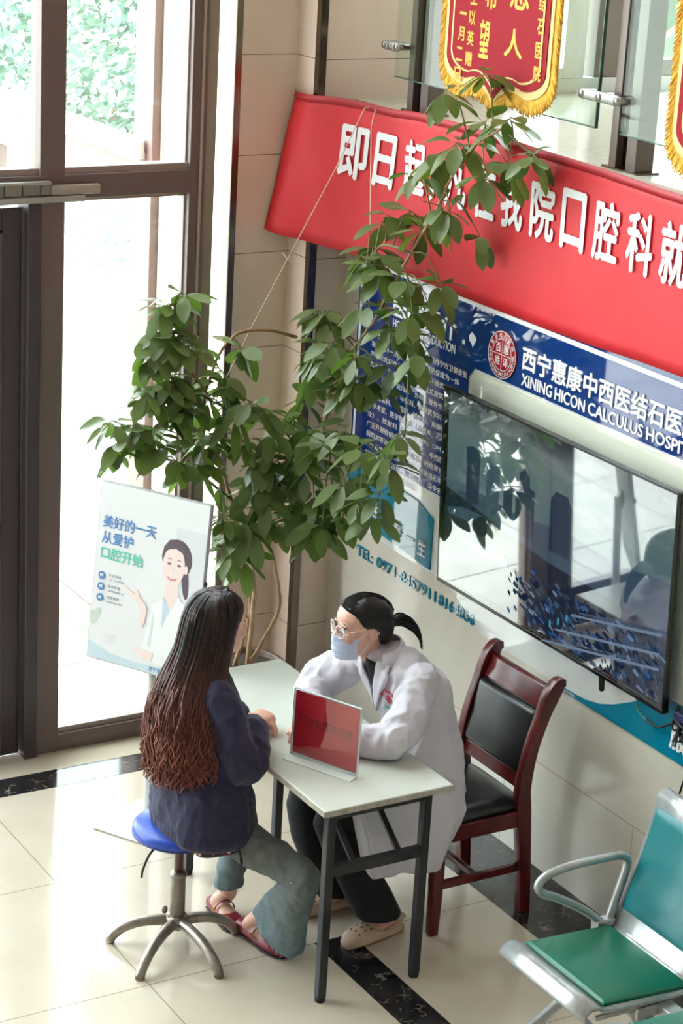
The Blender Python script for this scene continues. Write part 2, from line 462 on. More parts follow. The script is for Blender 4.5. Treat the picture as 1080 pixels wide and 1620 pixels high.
q = MB(); q.box((-4.5, -0.53, 2.33), (-0.875, -0.40, 2.375)); q.box((-4.5, -0.54, 2.375), (-0.90, -0.515, 2.415)); q.box((-4.5, -0.43, 2.375), (-0.90, -0.405, 2.40))
for x_ in (-0.93, -2.2, -2.5, -3.4): q.box((x_, -0.55, 2.35), (x_+0.07, -0.512, 2.43))
q.build('head_rail', mat('white painted rail', (225, 225, 225), 0.4), vo_, bevel=0.003)
MB().box((-4.45, -0.463, 0.1), (-1.0, -0.457, 2.16)).build('glass', M_glass, vo_)

def bush(name, c, r, seed, col, label, trunk=None, n=3200, leaf=0.06, group=None):
    rr = random.Random(seed); o = thing(name, label, 'tree' if trunk else 'bush', (c[0], c[1], -0.02), group)
    b = MB()
    for i in range(n):
        d = V((rr.gauss(0, 1), rr.gauss(0, 1), rr.gauss(0, 1))).normalized(); k_ = rr.uniform(0.55, 1.05)
        p = V((c[0]+d.x*r[0]*k_, c[1]+d.y*r[1]*k_, max(0.1, c[2]+d.z*r[2]*k_)))
        u = V((rr.gauss(0, 1), rr.gauss(0, 1), rr.gauss(0, 1))).normalized(); v_ = u.orthogonal().normalized(); s_ = leaf*rr.uniform(0.7, 1.3)
        b.poly([p-u*s_, p-v_*s_*0.5+u*0.1*s_, p+u*s_, p+v_*s_*0.5+u*0.1*s_])
    b.build('foliage', col, o, fix=False)
    t_ = MB()
    if trunk: t_.tube(smooth_path([(c[0], c[1], -0.02), (c[0]+0.1, c[1]+0.05, c[2]*0.5), (c[0]-0.05, c[1], c[2])]), trunk, 10)
    else: t_.tube([(c[0], c[1], -0.02), (c[0], c[1], c[2])], 0.05, 8)
    t_.build('trunk', mat('tree bark', (150, 135, 120), 0.9), o)
    return o
def leafmat(name, c, tr=0.4):
    m = mat(name, c, 0.5); m.node_tree.nodes['Principled BSDF'].inputs['Transmission Weight'].default_value = 0.0
    return m
Ma, Mb, Mc = leafmat('pale green shrub leaves', (122, 148, 132)), leafmat('green tree leaves', (104, 130, 114)), leafmat('shaded tree leaves', (44, 72, 40))  # the last green is dark because the trees' shade is in its colour
bush('shrub', (-8.6, 3.0, 0.9), (1.1, 1.1, 1.0), 1, Ma, 'nearest pale green shrub seen through the lower glass pane')
bush('shrub', (-13, 5.0, 1.3), (2.2, 1.8, 1.5), 2, Ma, 'wide pale green shrub beyond the nearest shrub outside', leaf=0.075, n=6500)
bush('shrub', (-20.5, 4.6, 1.6), (2.4, 2.0, 1.9), 3, Mb, 'darker far shrub outside, left one seen through the upper panes', leaf=0.08, n=7000)
bush('shrub', (-16.5, 9.0, 1.6), (2.6, 2.0, 2.0), 4, Ma, 'far shrub outside, right one seen through the upper panes', leaf=0.08, n=7000)
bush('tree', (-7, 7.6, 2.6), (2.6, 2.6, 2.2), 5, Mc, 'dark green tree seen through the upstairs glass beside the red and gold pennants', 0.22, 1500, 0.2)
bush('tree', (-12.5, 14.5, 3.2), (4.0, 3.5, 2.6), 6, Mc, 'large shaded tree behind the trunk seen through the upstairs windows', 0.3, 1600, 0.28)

# ------------------------------------------------ upstairs window front (plane x = 0.05) and glass wall (plane y = 0)
Mpvc = mat('white window frame', (226, 228, 230), 0.35)
w = MB()
w.box((-0.02, 0.75, 2.735), (0.06, 4.0, 2.80))
w.box((-0.01, 1.04, 2.80), (0.066, 1.10, 5.2)); w.box((-0.01, 0.75, 2.80), (0.064, 1.10, 2.845)); w.box((-0.015, 1.10, 2.735), (0.05, 1.165, 6.3))
u1 = struct(w.build('window_3', Mpvc, bevel=0.003))
MB().box((0.02, 0.75, 2.84), (0.026, 1.05, 5.2)).build('glass', M_glass, u1)
w = MB()
w.box((-0.03, 1.222, 2.80), (0.05, 1.372, 6.3)); w.box((-0.03, 1.372, 2.805), (0.05, 4.0, 2.872)); w.box((-0.03, 2.3, 2.872), (0.05, 2.40, 6.3)); w.box((-0.03, 1.372, 5.2), (0.05, 4.0, 5.3))
u2 = struct(w.build('window_4', mat('grey brown window frame', (128, 116, 110), 0.4), bevel=0.003))
MB().box((0.0, 1.37, 2.86), (0.006, 4.0, 5.22)).build('glass', M_glass, u2)
MB().box((0.0, 1.165, 2.80), (0.006, 1.224, 5.22)).build('glass', M_glass, u2)

gp = MB()
for x0, x1 in ((0.337, 0.352), (0.352, 1.679), (1.82, 3.2), (3.22, 4.6)):
    if x1-x0 > 0.1: gp.box((x0, -0.006, 2.867), (x1, 0.006, 5.2))
gw = struct(gp.build('window_5', glass('glass partition', (0.90, 0.97, 0.94))))
ed = MB()
for x0, x1 in ((0.352, 1.679), (1.82, 3.2)):
    ed.box((x0, -0.0065, 2.864), (x1, 0.0065, 2.868)); ed.box((x1-0.004, -0.0065, 2.864), (x1+0.001, 0.0065, 5.2))
ed.build('glass_edge', mat('dark green glass edge', (60, 86, 78), 0.2), gw)
Mpost = mat('satin bronze post', (108, 96, 90), 0.35, 0.4)
def post(x, label):
    o = thing('partition_post', label, 'post', (x, 0.05, 2.735), 'posts behind the upstairs glass')
    m = MB(); m.box((x-0.075, 0.03, 2.735), (x-0.035, 0.10, 6.25)); m.box((x+0.02, 0.03, 2.735), (x+0.075, 0.11, 6.25)); m.build('fin', Mpost, o, bevel=0.003)
    MB().box((x-0.035, 0.06, 2.735), (x+0.02, 0.075, 6.25)).build('web', M_trim, o)
    MB().box((x-0.10, 0.02, 2.735), (x+0.10, 0.12, 2.742)).build('base_plate', M_trim, o)
    return o
p0 = post(0.475, 'bronze post standing behind the upstairs glass at the left pillar')
copy_thing(p0, (1.80, 0.05, 2.735), 'bronze post standing behind the upstairs glass right of the large pennant')
def clamp(x, z, wid, label):
    o = thing('glass_clamp', label, 'clamp', (x, -0.02, z), 'steel clamps on the upstairs glass')
    m = MB(); m.tube([(x-wid/2, -0.022, z), (x+wid/2, -0.022, z)], 0.019, 14, round_cap=True, flat=0.5, up=(0, 1, 0)); m.build('arm', M_alu, o)
    for q_ in (-0.5, 0, 0.5):
        MB().tube([(x+q_*wid, -0.034, z), (x+q_*wid, 0.03, z)], 0.014, 14).build('bolt', M_steel, o)
    return o
clamp(1.715, 2.978, 0.20, 'steel glass clamp with three bolts right of the large pennant')
clamp(0.345, 2.985, 0.09, 'small dark glass clamp near the left pillar')
# ---------------------------------------------------------------- red banner across the pillar and the wall
X, Y, Z = V((1, 0, 0)), V((0, 1, 0)), V((0, 0, 1))
M_red = noisy(mat('red banner cloth', (214, 28, 40), 0.55), (206, 24, 36), (222, 40, 50), 3, 0.12, 9)
M_wht = mat('white lettering', (238, 236, 238), 0.5)
M_gold = mat('gold thread', (226, 160, 30), 0.6)
ban = thing('red_banner', 'long red cloth banner with large white characters hung below the upstairs glass', 'banner', (1.2, -0.03, 2.4))
# plan of the upper edge and of the lower edge: wraps the front pillar, then runs along the wall
TOPP = [(-0.12, -0.178, 2.745), (-0.05, -0.205, 2.745), (0.05, -0.205, 2.748), (0.16, -0.165, 2.755), (0.30, -0.10, 2.752), (0.45, -0.05, 2.745), (0.62, -0.035, 2.755), (0.97, -0.03, 2.755), (1.4, -0.03, 2.745), (1.75, -0.028, 2.738), (2.15, -0.03, 2.724), (2.6, -0.03, 2.72), (3.3, -0.03, 2.72)]
BOTP = [(-0.128, -0.300, 2.175), (-0.06, -0.285, 2.165), (0.06, -0.215, 2.155), (0.17, -0.175, 2.150), (0.32, -0.115, 2.140), (0.47, -0.06, 2.122), (0.64, -0.03, 2.108), (0.97, -0.02, 2.105), (1.4, -0.02, 2.108), (1.75, -0.02, 2.112), (2.15, -0.02, 2.125), (2.6, -0.02, 2.13), (3.3, -0.02, 2.13)]
TP, BP = smooth_path(TOPP, 8), smooth_path(BOTP, 8); NB = len(TP)-1
def ban_pt(u, v):
    i = min(int(u*NB), NB-1); f = u*NB-i
    p = TP[i].lerp(TP[i+1], f).lerp(BP[i].lerp(BP[i+1], f), v)
    d = 0.008*noise.noise(V((p.x*3.1, p.z*2.0, 5))) + 0.002*noise.noise(V((p.x*9, p.z*4, 9)))
    return p - Y*abs(d)
b = MB(); b.grid(ban_pt, NB, 14)
o = b.build('cloth', M_red, ban, fix=False, solid=0.002)
def ban_x(x):        # banner parameter at world x (upper part)
    lo, hi = 0.0, 1.0
    for _ in range(30):
        mid = (lo+hi)/2
        if ban_pt(mid, 0.3).x < x: lo = mid
        else: hi = mid
    return lo
for ch, x in zip('即日起，凡在我院口腔科就诊', (0.268, 0.42, 0.600, 0.72, 0.885, 1.078, 1.262, 1.455, 1.638, 1.832, 2.022, 2.205, 2.39)):
    u = ban_x(x); p = ban_pt(u, 0.33); q = ban_pt(u+0.012, 0.33); U = (q-p).normalized(); Wd = (ban_pt(u, 0.2)-ban_pt(u, 0.5)).normalized()
    N = U.cross(Wd).normalized(); W2 = N.cross(U)
    sz = (0.03, 0.05) if ch == '，' else ((0.105 if ch in '日' else 0.135), 0.205)
    c = p + N*0.008 - (Wd*0.08 if ch == '，' else V((0, 0, 0)))
    text(ch, c, U, W2, sz, M_wht, ban, 'character', th=0.0006, bold=0.028)
# red header tape along the top
hb = MB(); hb.grid(lambda u, v: ban_pt(u, -0.01+0.05*v) - Y*0.004, NB, 1); hb.build('hem_fold', mat('dark red hem', (176, 18, 34), 0.5), ban, fix=False, solid=0.002)

# ---------------------------------------------------------------- pennants
Mfr = noisy(mat('gold fringe', (232, 168, 40), 0.8), (214, 140, 24), (246, 200, 80), 60)
Mvel = mat('deep red velvet', (156, 3, 28), 0.85); Mline = mat('pale gold trim', (240, 200, 130), 0.5); Mgc = mat('gold characters', (236, 176, 44), 0.5)
def outline(hw, ztop, zs, ztip, zsh):
    """right half of a pennant outline: straight sides, rounded shoulders, ogee to a tip; returns closed polygon (u,v)"""
    pts = [(hw, ztop), (hw, zs)]
    for k in range(1, 9):
        a = k/8*pi/2; pts.append((hw - 0.42*hw*(1-math.cos(a)), zs - (zs-zsh)*math.sin(a)))
    x1 = hw*0.58
    for k in range(1, 9):
        t_ = k/8; pts.append((x1*(1-t_), zsh + (ztip-zsh)*(t_**2.6) + 0.10*hw*math.sin(pi*t_)*0.55))
    return pts + [(-u, v) for u, v in pts[-2::-1]]
def pennant(loc, hw, label):
    o = thing('silk_pennant', label, 'pennant', loc, 'gold fringed pennants on the upstairs glass')
    L = V(loc)
    def layer(name, k, d, z, zs, ztip, zsh, m, th=0.004):
        MB().prism(outline(hw*k, 1.15, zs, ztip, zsh), (L - Y*d, X, Z), th).build(name, m, o)
    layer('fringe', 1.0, 0.0, 0, 0.16, 0.0, 0.035, Mfr, 0.008)
    layer('braid', 0.905, 0.009, 0, 0.175, 0.045, 0.085, Mline, 0.003)
    layer('velvet', 0.85, 0.013, 0, 0.19, 0.055, 0.112, Mvel, 0.003)
    layer('inner_line', 0.775, 0.0165, 0, 0.21, 0.088, 0.135, Mline, 0.0012)
    layer('inner_field', 0.745, 0.018, 0, 0.215, 0.098, 0.142, Mvel, 0.0012)
    fr_ = MB(); rr = random.Random(3); pts = outline(hw, 1.15, 0.16, 0.0, 0.035)
    for i in range(len(pts)-1):
        a, b_ = V((*pts[i], 0)), V((*pts[i+1], 0)); n = max(1, int((b_-a).length/0.007))
        for k in range(n):
            p_ = a.lerp(b_, k/n); u, v = p_.x, p_.y
            base = L + X*u*0.93 + Z*(v+0.03) - Y*0.006; tip = L + X*(u*1.015+rr.uniform(-.004, .004)) + Z*(v-rr.uniform(0.004, 0.016)) - Y*rr.uniform(0.004, 0.014)
            fr_.tube([base, tip], [0.0032, 0.0022], 5)
    fr_.build('tassel_threads', Mfr, o)
    MB().tube([L + X*(-hw*1.15) + Z*1.15 - Y*0.004, L + X*hw*1.15 + Z*1.15 - Y*0.004], 0.012, 12).build('hanging_rod', M_gold, o)
    return o
PN = pennant((1.118, -0.045, 2.828), 0.375, 'large red velvet pennant with gold fringe and gold characters above the banner')
PN['label'] = 'large red pennant with gold fringe hanging whole, left of the glass clamp'
def pchar(ch, u, v, w, h):
    text(ch, V((1.118, -0.045, 2.828)) + X*u + Z*v - Y*0.0195, X, Z, (w, h), Mgc, PN, 'character', th=0.0008, bold=0.022)
for i, ch in enumerate('医结石医院'): pchar(ch, 0.275, 0.515-0.082*i, 0.042, 0.054)
pchar('恩', 0.135, 0.455, 0.115, 0.115); pchar('人', 0.118, 0.275, 0.11, 0.10)
pchar('希', -0.045, 0.435, 0.075, 0.11); pchar('望', -0.07, 0.268, 0.062, 0.135)
for i, ch in enumerate('王以英赠'): pchar(ch, -0.155-0.003*i, 0.41-0.075*i, 0.042, 0.052)
for i, ch in enumerate('年一月二日'): pchar(ch, -0.215-0.004*i, 0.42-0.075*i, 0.040, 0.010 if ch == '一' else 0.050)
P2 = copy_thing(PN, (2.50, -0.045, 2.755), 'red pennant with gold fringe cut off by the right edge of the photo')
for ch in list(P2.children):
    if ch.name.startswith('character'): bpy.data.objects.remove(ch)

# ---------------------------------------------------------------- hospital signboard on the wall
M_blue = mat('glossy deep blue acrylic', (14, 52, 120), 0.03, spec=1.0, Coat_Weight=0.5)
M_blue2 = mat('glossy royal blue acrylic', (10, 62, 140), 0.03, spec=1.0, Coat_Weight=0.5)
M_teal = mat('glossy teal acrylic', (8, 128, 158), 0.03, spec=1.0, Coat_Weight=0.5)
M_cream = mat('glossy cream board', (224, 224, 206), 0.03, spec=1.0, Coat_Weight=0.5)
M_pale = mat('glossy white board', (228, 228, 226), 0.03, spec=1.0, Coat_Weight=0.5)
sg = thing('hospital_signboard', 'large glossy blue and teal hospital information board behind the television', 'signboard', (1.8, -0.01, 1.5))
D = 0.0
def panel(name, pts, d0, d1, m):
    """flat panel in the wall plane, pts (x,z), from depth d0 to d1 in front of the wall"""
    return MB().prism(pts, (V((0, -d0, 0)), X, Z), d1-d0).build(name, m, sg)
def rrect(x0, z0, x1, z1, r, n=6):
    out = []
    for cx, cz, a0 in ((x1-r, z1-r, 0), (x0+r, z1-r, 90), (x0+r, z0+r, 180), (x1-r, z0+r, 270)):
        for k in range(n+1):
            a = math.radians(a0+90*k/n); out.append((cx+r*math.cos(a), cz+r*math.sin(a)))
    return out
panel('back_board', [(0.20, 0.905), (3.6, 0.78), (3.6, 2.16), (0.20, 2.16)][:0] or [(0.195, 0.95), (0.60, 0.93), (3.6, 0.93), (3.6, 2.16), (0.195, 2.16)], 0.0, 0.006, M_pale)
panel('blue_field', [(0.19, 1.27), (1.03, 1.27), (1.03, 1.80), (1.07, 1.845), (3.6, 1.845), (3.6, 2.16), (0.19, 2.16)], 0.006, 0.012, M_blue)
panel('cream_field', rrect(1.045, 0.99, 3.5, 1.832, 0.045), 0.006, 0.010, M_cream)
# teal hills along the bottom left of the field
panel('teal_hill', [(0.19, 0.985), (0.40, 0.975), (0.60, 0.96), (0.86, 0.94), (0.86, 1.16), (0.74, 1.20), (0.55, 1.215), (0.40, 1.25), (0.19, 1.30)], 0.0062, 0.0125, M_teal)
# teal band rising to the right, lower right
pts = [(1.795, 0.782)]
for k in range(13):
    a = k/12; pts.append((1.795+0.36*a, 0.782 + 0.02 + 0.13*(a**2.2)))
pts = [(1.70, 0.78), (3.6, 0.765), (3.6, 1.12), (2.42, 1.0), (2.30, 0.955), (2.20, 0.895), (2.10, 0.845), (2.02, 0.815), (1.93, 0.797), (1.80, 0.79)]
panel('teal_band', pts, 0.0, 0.009, M_teal)
panel('white_skirt', [(1.25, 0.80), (1.75, 0.79), (1.93, 0.797), (2.02, 0.815), (2.10, 0.845), (2.20, 0.895), (2.30, 0.955), (2.30, 1.0), (1.2, 1.0), (0.9, 0.96)], 0.0, 0.005, M_pale)
# white border line
panel('border_line', [(0.205, 1.30), (0.222, 1.30), (0.222, 2.07), (0.245, 2.085), (3.6, 2.085), (3.6, 2.103), (0.235, 2.103), (0.205, 2.08)], 0.012, 0.0132, M_wht)
def wtext(s, x, z, w, h, m=M_wht, name='lettering', d=0.0126, th=0.0008, bold=0.0, align='CENTER', gap=1.0):
    return text(s, V((x, -d, z)), X, Z, (w, h), m, sg, name, th=th, bold=bold, align=align, gap=gap)
wtext('医院简介', 0.70, 1.965, 0.46, 0.098, bold=0.022, th=0.004)
wtext('HOSPITAL INTRODUCTION', 0.70, 1.885, 0.46, 0.036, bold=0.02)
para = ['西宁惠康中西医结石医院是经西宁市卫健委批', '准设立的一所科学、医学、预防保健为一体', '的专业化医疗专科医院，医院环境优美，设', '备齐全，技术力量雄厚，医院总建筑面积大', '设有门诊，下设内科、外科（普外专业、泌', '外结石专业）、中医科、康复医学科、口腔', '医学检验科、口腔科、输血科、麻醉科等科', '和手术室、医学影像科（含超声、心电图专', '业）、放射科（含CT、DR、OM）等，', '广泛开展微创手术、体外碎石、中西医结合', '超短波等治疗，腔镜下取石、经皮肾镜碎石', '治疗肾结石、输尿管结石、膀胱结石等各种', '结石病，惠及百姓，服务四方，深受各界好', '评，是西宁地区专业的结石医院。']
for i, s_ in enumerate(para):
    wtext(s_, 0.315 + (0.05 if i in (0,) else 0), 1.805-0.043*i, 0.66 if i not in (13,) else 0.40, 0.026, align='LEFT', name='paragraph_line')
wtext('西宁惠康中西医结石医院', 1.382, 1.968, 1.03, 0.088, bold=0.022, th=0.004, align='LEFT', name='raised_characters')
for w_, x_, ww in (('XINING', 1.385, .192), ('HICON', 1.597, .182), ('CALCULUS', 1.800, .315), ('HOSPITAL', 2.137, .305)): wtext(w_, x_, 1.884, ww, 0.045, bold=0.02, th=0.003, align='LEFT', name='raised_word')
for w_, x_, ww in (('TEL:', .285, .125), ('0971-8457911', .445, .46), ('8164858', .930, .262)): wtext(w_, x_, 0.838, ww, 0.046, m=M_teal, bold=0.02, th=0.005, d=0.001, align='LEFT', name='raised_number')
for i, ch in enumerate('百姓康泰一生'):
    wtext(ch, 0.325+0.095*i, 1.075-0.012*i, 0.06, 0.010 if ch == '一' else 0.066, th=0.006, d=0.0128, name='character')
for i, ch in enumerate('服务热线'): wtext(ch, 2.475+0.105*i, 0.862, 0.085, 0.085, th=0.006, d=0.0095, bold=0.022, name='character')
# round seal: red disc, white rings, cross of characters and ring lettering
em = MB(); c0 = V((1.252, -0.0125, 1.944))
def disc(r0, r1, d0, d1, m, name, par=sg):
    k = MB(); n = 48
    k.rings([[c0 + X*(r*math.cos(2*pi*i/n)) + Z*(r*math.sin(2*pi*i/n)) - Y*d for i in range(n)] for r, d in ((r0, d1), (r0, d0), (r1, d0), (r1, d1))] + ([[c0 + X*(r0*math.cos(2*pi*i/n)) + Z*(r0*math.sin(2*pi*i/n)) - Y*d1 for i in range(n)]]), cap=False)
    return k.build(name, m, par)
M_seal = mat('seal red', (178, 24, 40), 0.2)
sl = disc(0.0005, 0.092, 0.0, 0.006, M_seal, 'round_seal')
disc(0.088, 0.091, 0.006, 0.0066, M_wht, 'seal_ring', sl); disc(0.060, 0.0625, 0.006, 0.0066, M_wht, 'seal_ring', sl)
k = MB(); k.box(c0+V((-0.0012, -0.0066, -0.06)), c0+V((0.0012, -0.006, 0.06))); k.box(c0+V((-0.06, -0.0066, -0.0012)), c0+V((0.06, -0.006, 0.0012))); k.build('seal_cross', M_wht, sl)
for ch, u, v in (('百', -.026, .025), ('惠', .026, .025), ('姓', -.026, -.025), ('泽', .026, -.025)):
    text(ch, c0 + X*u + Z*v - Y*0.006, X, Z, (0.032, 0.034), M_wht, sl, 'seal_character', th=0.0006, bold=0.01)
ring = [('青海西宁惠康医院', 150, -17.5)]
for i, ch in enumerate('惠康结石医院'):
    a = math.radians(150-24*i); t_ = V((math.sin(a), 0, -math.cos(a))); n_ = V((math.cos(a), 0, math.sin(a)))
    text(ch, c0 + n_*0.075 - Y*0.006, t_, n_, (0.017, 0.018), M_wht, sl, 'seal_character', th=0.0005)
for i, ch in enumerate('XINING HICON CALCULUS HOSPITAL'):
    if ch == ' ': continue
    a = math.radians(172+6.8*i); n_ = V((math.cos(a), 0, math.sin(a))); t_ = V((-math.sin(a), 0, math.cos(a)))
    text(ch, c0 + n_*0.075 - Y*0.006, t_, -n_, (None, 0.014), M_wht, sl, 'seal_character', th=0.0005)
# chipped spots where the film has come off
rr = random.Random(12)
for (x, z, s_) in ((1.045, 1.955, 0.035), (0.60, 2.075, 0.03), (0.78, 2.07, 0.02), (0.90, 2.065, 0.018), (0.985, 1.93, 0.016), (0.62, 1.50, 0.03), (0.70, 1.60, 0.02), (0.66, 1.72, 0.02)):
    n = 9; pts = [(x+s_*rr.uniform(0.35, 1)*math.cos(2*pi*i/n), z+s_*rr.uniform(0.35, 1)*math.sin(2*pi*i/n)) for i in range(n)]
    MB().prism(pts, (V((0, -0.0122, 0)), X, Z), 0.001).build('chipped_spot', M_wht, sg)

# ---------------------------------------------------------------- television
tv = thing('television', 'large flat wall television with a thin black frame showing a city skyline video', 'television', (1.74, -0.05, 1.37))
TO = V((1.02, -0.055, 0.965)); TU = X; TW = V((0, -0.034, 0.805)).normalized(); TN = TU.cross(TW)
TWd, THt = 1.436, 0.812
def tvp(u, v, d=0.0): return TO + TU*u + TW*v + TN*d
def tvbox(u0, v0, u1, v1, d0, d1, mbx):
    m = Matrix((TU, TW, TN)).transposed().to_4x4(); m.translation = TO
    mbx.box((u0, v0, d0), (u1, v1, d1), m); return mbx
M_tvb = mat('glossy black television frame', (16, 15, 16), 0.2)
tvbox(0.05, 0.05, TWd-0.05, THt-0.05, -0.03, 0.0, MB()).build('back_cover', M_tvb, tv, bevel=0.01)
tvbox(0.4, 0.2, 1.0, 0.6, -0.055, -0.03, MB()).build('wall_mount', M_trim, tv)
bz = MB()
for a in ((0, 0, TWd, 0.018), (0, THt-0.010, TWd, THt), (0, 0.018, 0.010, THt-0.01), (TWd-0.010, 0.018, TWd, THt-0.01)): tvbox(*a, 0.0, 0.014, bz)
bz.build('bezel', M_tvb, tv, bevel=0.002)
bz = MB()
for a in ((0.004, 0.0165, TWd-0.004, 0.0185), (0.004, THt-0.0108, TWd-0.004, THt-0.0088)): tvbox(*a, 0.0141, 0.0148, bz)
bz.build('chrome_line', M_steel, tv)
Mscr = bpy.data.materials.new('video picture'); Mscr.use_nodes = True; t = NT(Mscr); t.n.clear()
out = t.node('ShaderNodeOutputMaterial'); e = t.node('ShaderNodeEmission'); t.link(e.outputs[0], out.inputs[0])
uvn = t.node('ShaderNodeTexCoord').outputs['Generated']; gx, gy, gz = t.xyz(uvn)
cl = t.noise(uvn, 3.2, 6, 0.6, 0.6)
sky = t.ramp(gz, [(0.0, lin((40, 62, 92))), (0.42, lin((58, 84, 106))), (0.56, lin((96, 128, 136))), (0.82, lin((116, 140, 140))), (0.95, lin((66, 78, 88))), (1.0, lin((36, 40, 48)))])
f = t.math('MULTIPLY', t.math('GREATER_THAN', gz, 0.46), t.math('MAXIMUM', 0.0, t.math('MULTIPLY', t.math('SUBTRACT', cl, 0.5), 2.6)))
sky = t.mix(f, sky, lin((190, 200, 206)))
t.link(sky, e.inputs[0]); e.inputs[1].default_value = 0.55
tvbox(0.006, 0.012, TWd-0.006, THt-0.006, 0.001, 0.004, MB()).build('screen', Mscr, tv)
EM = lambda n_, c: emit(n_, c, 0.55)
def pic(name, polys, d=0.0045):
    k = MB(); ms = []
    for m, pts in polys:
        if m not in ms: ms.append(m)
        k.mi = ms.index(m); k.poly([tvp(u, v, d) for u, v in pts]); d += 0.00012
    return k.build(name, ms, tv, fix=False)
c_dk, c_md, c_lt, c_bl, c_cy, c_hz = (EM('video %d' % i, c) for i, c in enumerate(((26, 40, 62), (44, 66, 92), (112, 132, 156), (60, 92, 140), (70, 150, 170), (70, 96, 118))))
P = []
R_ = lambda a, b_, c, d: [(a, b_), (c, b_), (c, d), (a, d)]
P += [(c_hz, [(0.006, 0.38), (0.25, 0.44), (0.5, 0.43), (0.8, 0.46), (1.1, 0.44), (1.43, 0.47), (1.43, 0.3), (0.006, 0.3)])]
P += [(c_md, [(0.15, 0.36), (0.237, 0.39), (0.237, 0.60), (0.19, 0.612), (0.145, 0.60)]), (c_hz, R_(0.284, 0.38, 0.37, 0.583)), (c_md, R_(0.40, 0.36, 0.46, 0.54)),
      (c_md, [(0.48, 0.36), (0.60, 0.36), (0.60, 0.55), (0.565, 0.56), (0.565, 0.60), (0.53, 0.62), (0.50, 0.60), (0.50, 0.55), (0.48, 0.54)]),
      (c_md, [(0.70, 0.36), (0.83, 0.36), (0.83, 0.56), (0.80, 0.595), (0.73, 0.595), (0.70, 0.56)])]
P += [(c_dk, [(0.006, 0.02), (1.43, 0.02), (1.43, 0.26), (1.1, 0.30), (0.7, 0.31), (0.42, 0.34), (0.006, 0.40)])]
P += [(c_hz, [(0.02, 0.315), (0.12, 0.345), (0.27, 0.355), (0.17, 0.30), (0.04, 0.29)]), (c_md, R_(0.10, 0.03, 0.45, 0.20)), (c_lt, [(0.105, 0.20), (0.45, 0.19), (0.44, 0.235), (0.13, 0.23)])]
rr = random.Random(5)
for i in range(320):
    u = rr.uniform(0.5, 1.40); v = rr.uniform(0.03, 0.26); w_ = rr.uniform(0.008, 0.035)*(1.2-v); h_ = rr.uniform(0.004, 0.018)
    P.append((rr.choice((c_md, c_md, c_dk, c_dk, c_bl, c_hz, c_lt)), [(u, v), (u+w_, v-0.012), (u+w_*1.25, v-0.012+h_), (u+w_*0.25, v+h_)]))
for a in (0.0, 0.07, 0.16): P.append((c_lt, [(0.75+a, 0.02+a), (1.42, 0.16+a*0.8), (1.42, 0.172+a*0.8), (0.75+a, 0.028+a)]))
for i in range(3): P.append((c_cy, R_(0.78+0.05*i, 0.09+0.03*i, 0.792+0.05*i, 0.115+0.03*i)))
pic('video_scene', P)
Mtt = emit('video caption', (150, 160, 168), 0.6)
text('一般宣传.mp4', tvp(0.17, 0.772, 0.0052), TU, TW, (0.19, 0.03), Mtt, tv, 'caption', th=0)
text('01:06', tvp(1.37, 0.045, 0.024), TU, TW, (0.075, 0.026), Mtt, tv, 'caption', th=0)
tvbox(0.006, 0.014, TWd-0.006, THt-0.008, 0.0262, 0.0272, MB()).build('screen_glass', glass('screen front glass', (0.97, 0.97, 0.97), 0.03, 3.8), tv)
bz = MB()
for a in ((0, 0, TWd, 0.016), (0, THt-0.010, TWd, THt), (0, 0.016, 0.008, THt-0.01), (TWd-0.008, 0.016, TWd, THt-0.01)): tvbox(*a, 0.014, 0.028, bz)
bz.build('front_bezel', M_tvb, tv, bevel=0.002)
tvbox(0.712, 0.005, 0.728, 0.011, 0.028, 0.0286, MB()).build('maker_mark', M_steel, tv)
MB().tube([tvp(1.06, 0.02, 0.005), tvp(1.065, -0.055, 0.005)], 0.011, 12, round_cap=True).build('stand_stub', M_tvb, tv)
# ---------------------------------------------------------------- cables under the television
c_ = thing('tv_cable', 'thin green and black cable hanging under the television corner', 'cable', (2.25, -0.03, 0.95))
MB().tube(smooth_path([(2.238, -0.035, 0.985), (2.250, -0.03, 0.93), (2.271, -0.03, 0.892), (2.316, -0.03, 0.878)]), 0.0035, 8).build('green_lead', mat('green cable', (70, 140, 100), 0.4), c_)
MB().tube(smooth_path([(2.316, -0.03, 0.878), (2.38, -0.03, 0.876), (2.43, -0.03, 0.905), (2.50, -0.035, 0.95)]), 0.0045, 8).build('black_lead', mat('black cable', (22, 22, 24), 0.45), c_)
c2 = thing('cable_bundle', 'tangle of black cables and plugs beside the white characters under the television', 'cable', (2.50, -0.03, 0.93))
rr = random.Random(8)
for i in range(6):
    P = [V((2.47+rr.uniform(0, .12), -0.03-rr.uniform(0, .03), 0.93+rr.uniform(-.07, .07))) for _ in range(6)]
    MB().tube(smooth_path(P, 8), 0.004, 6).build('cable_loop', MATS['black cable'], c2)
MB().box((2.49, -0.055, 0.955), (2.62, -0.02, 0.985)).build('socket_strip', mat('dark blue plastic', (40, 36, 84), 0.4), c2, bevel=0.003)
c3 = MB().tube(smooth_path([(2.60, -0.02, 0.90), (2.555, -0.025, 0.78), (2.535, -0.03, 0.70), (2.525, -0.03, 0.62), (2.56, -0.04, 0.45), (2.60, -0.04, 0.20), (2.62, -0.05, 0.006)]), 0.004, 8).build('power_cable', MATS['black cable'])
tag(c3, 'single black cable hanging down the marble wall behind the teal bench', 'cable')

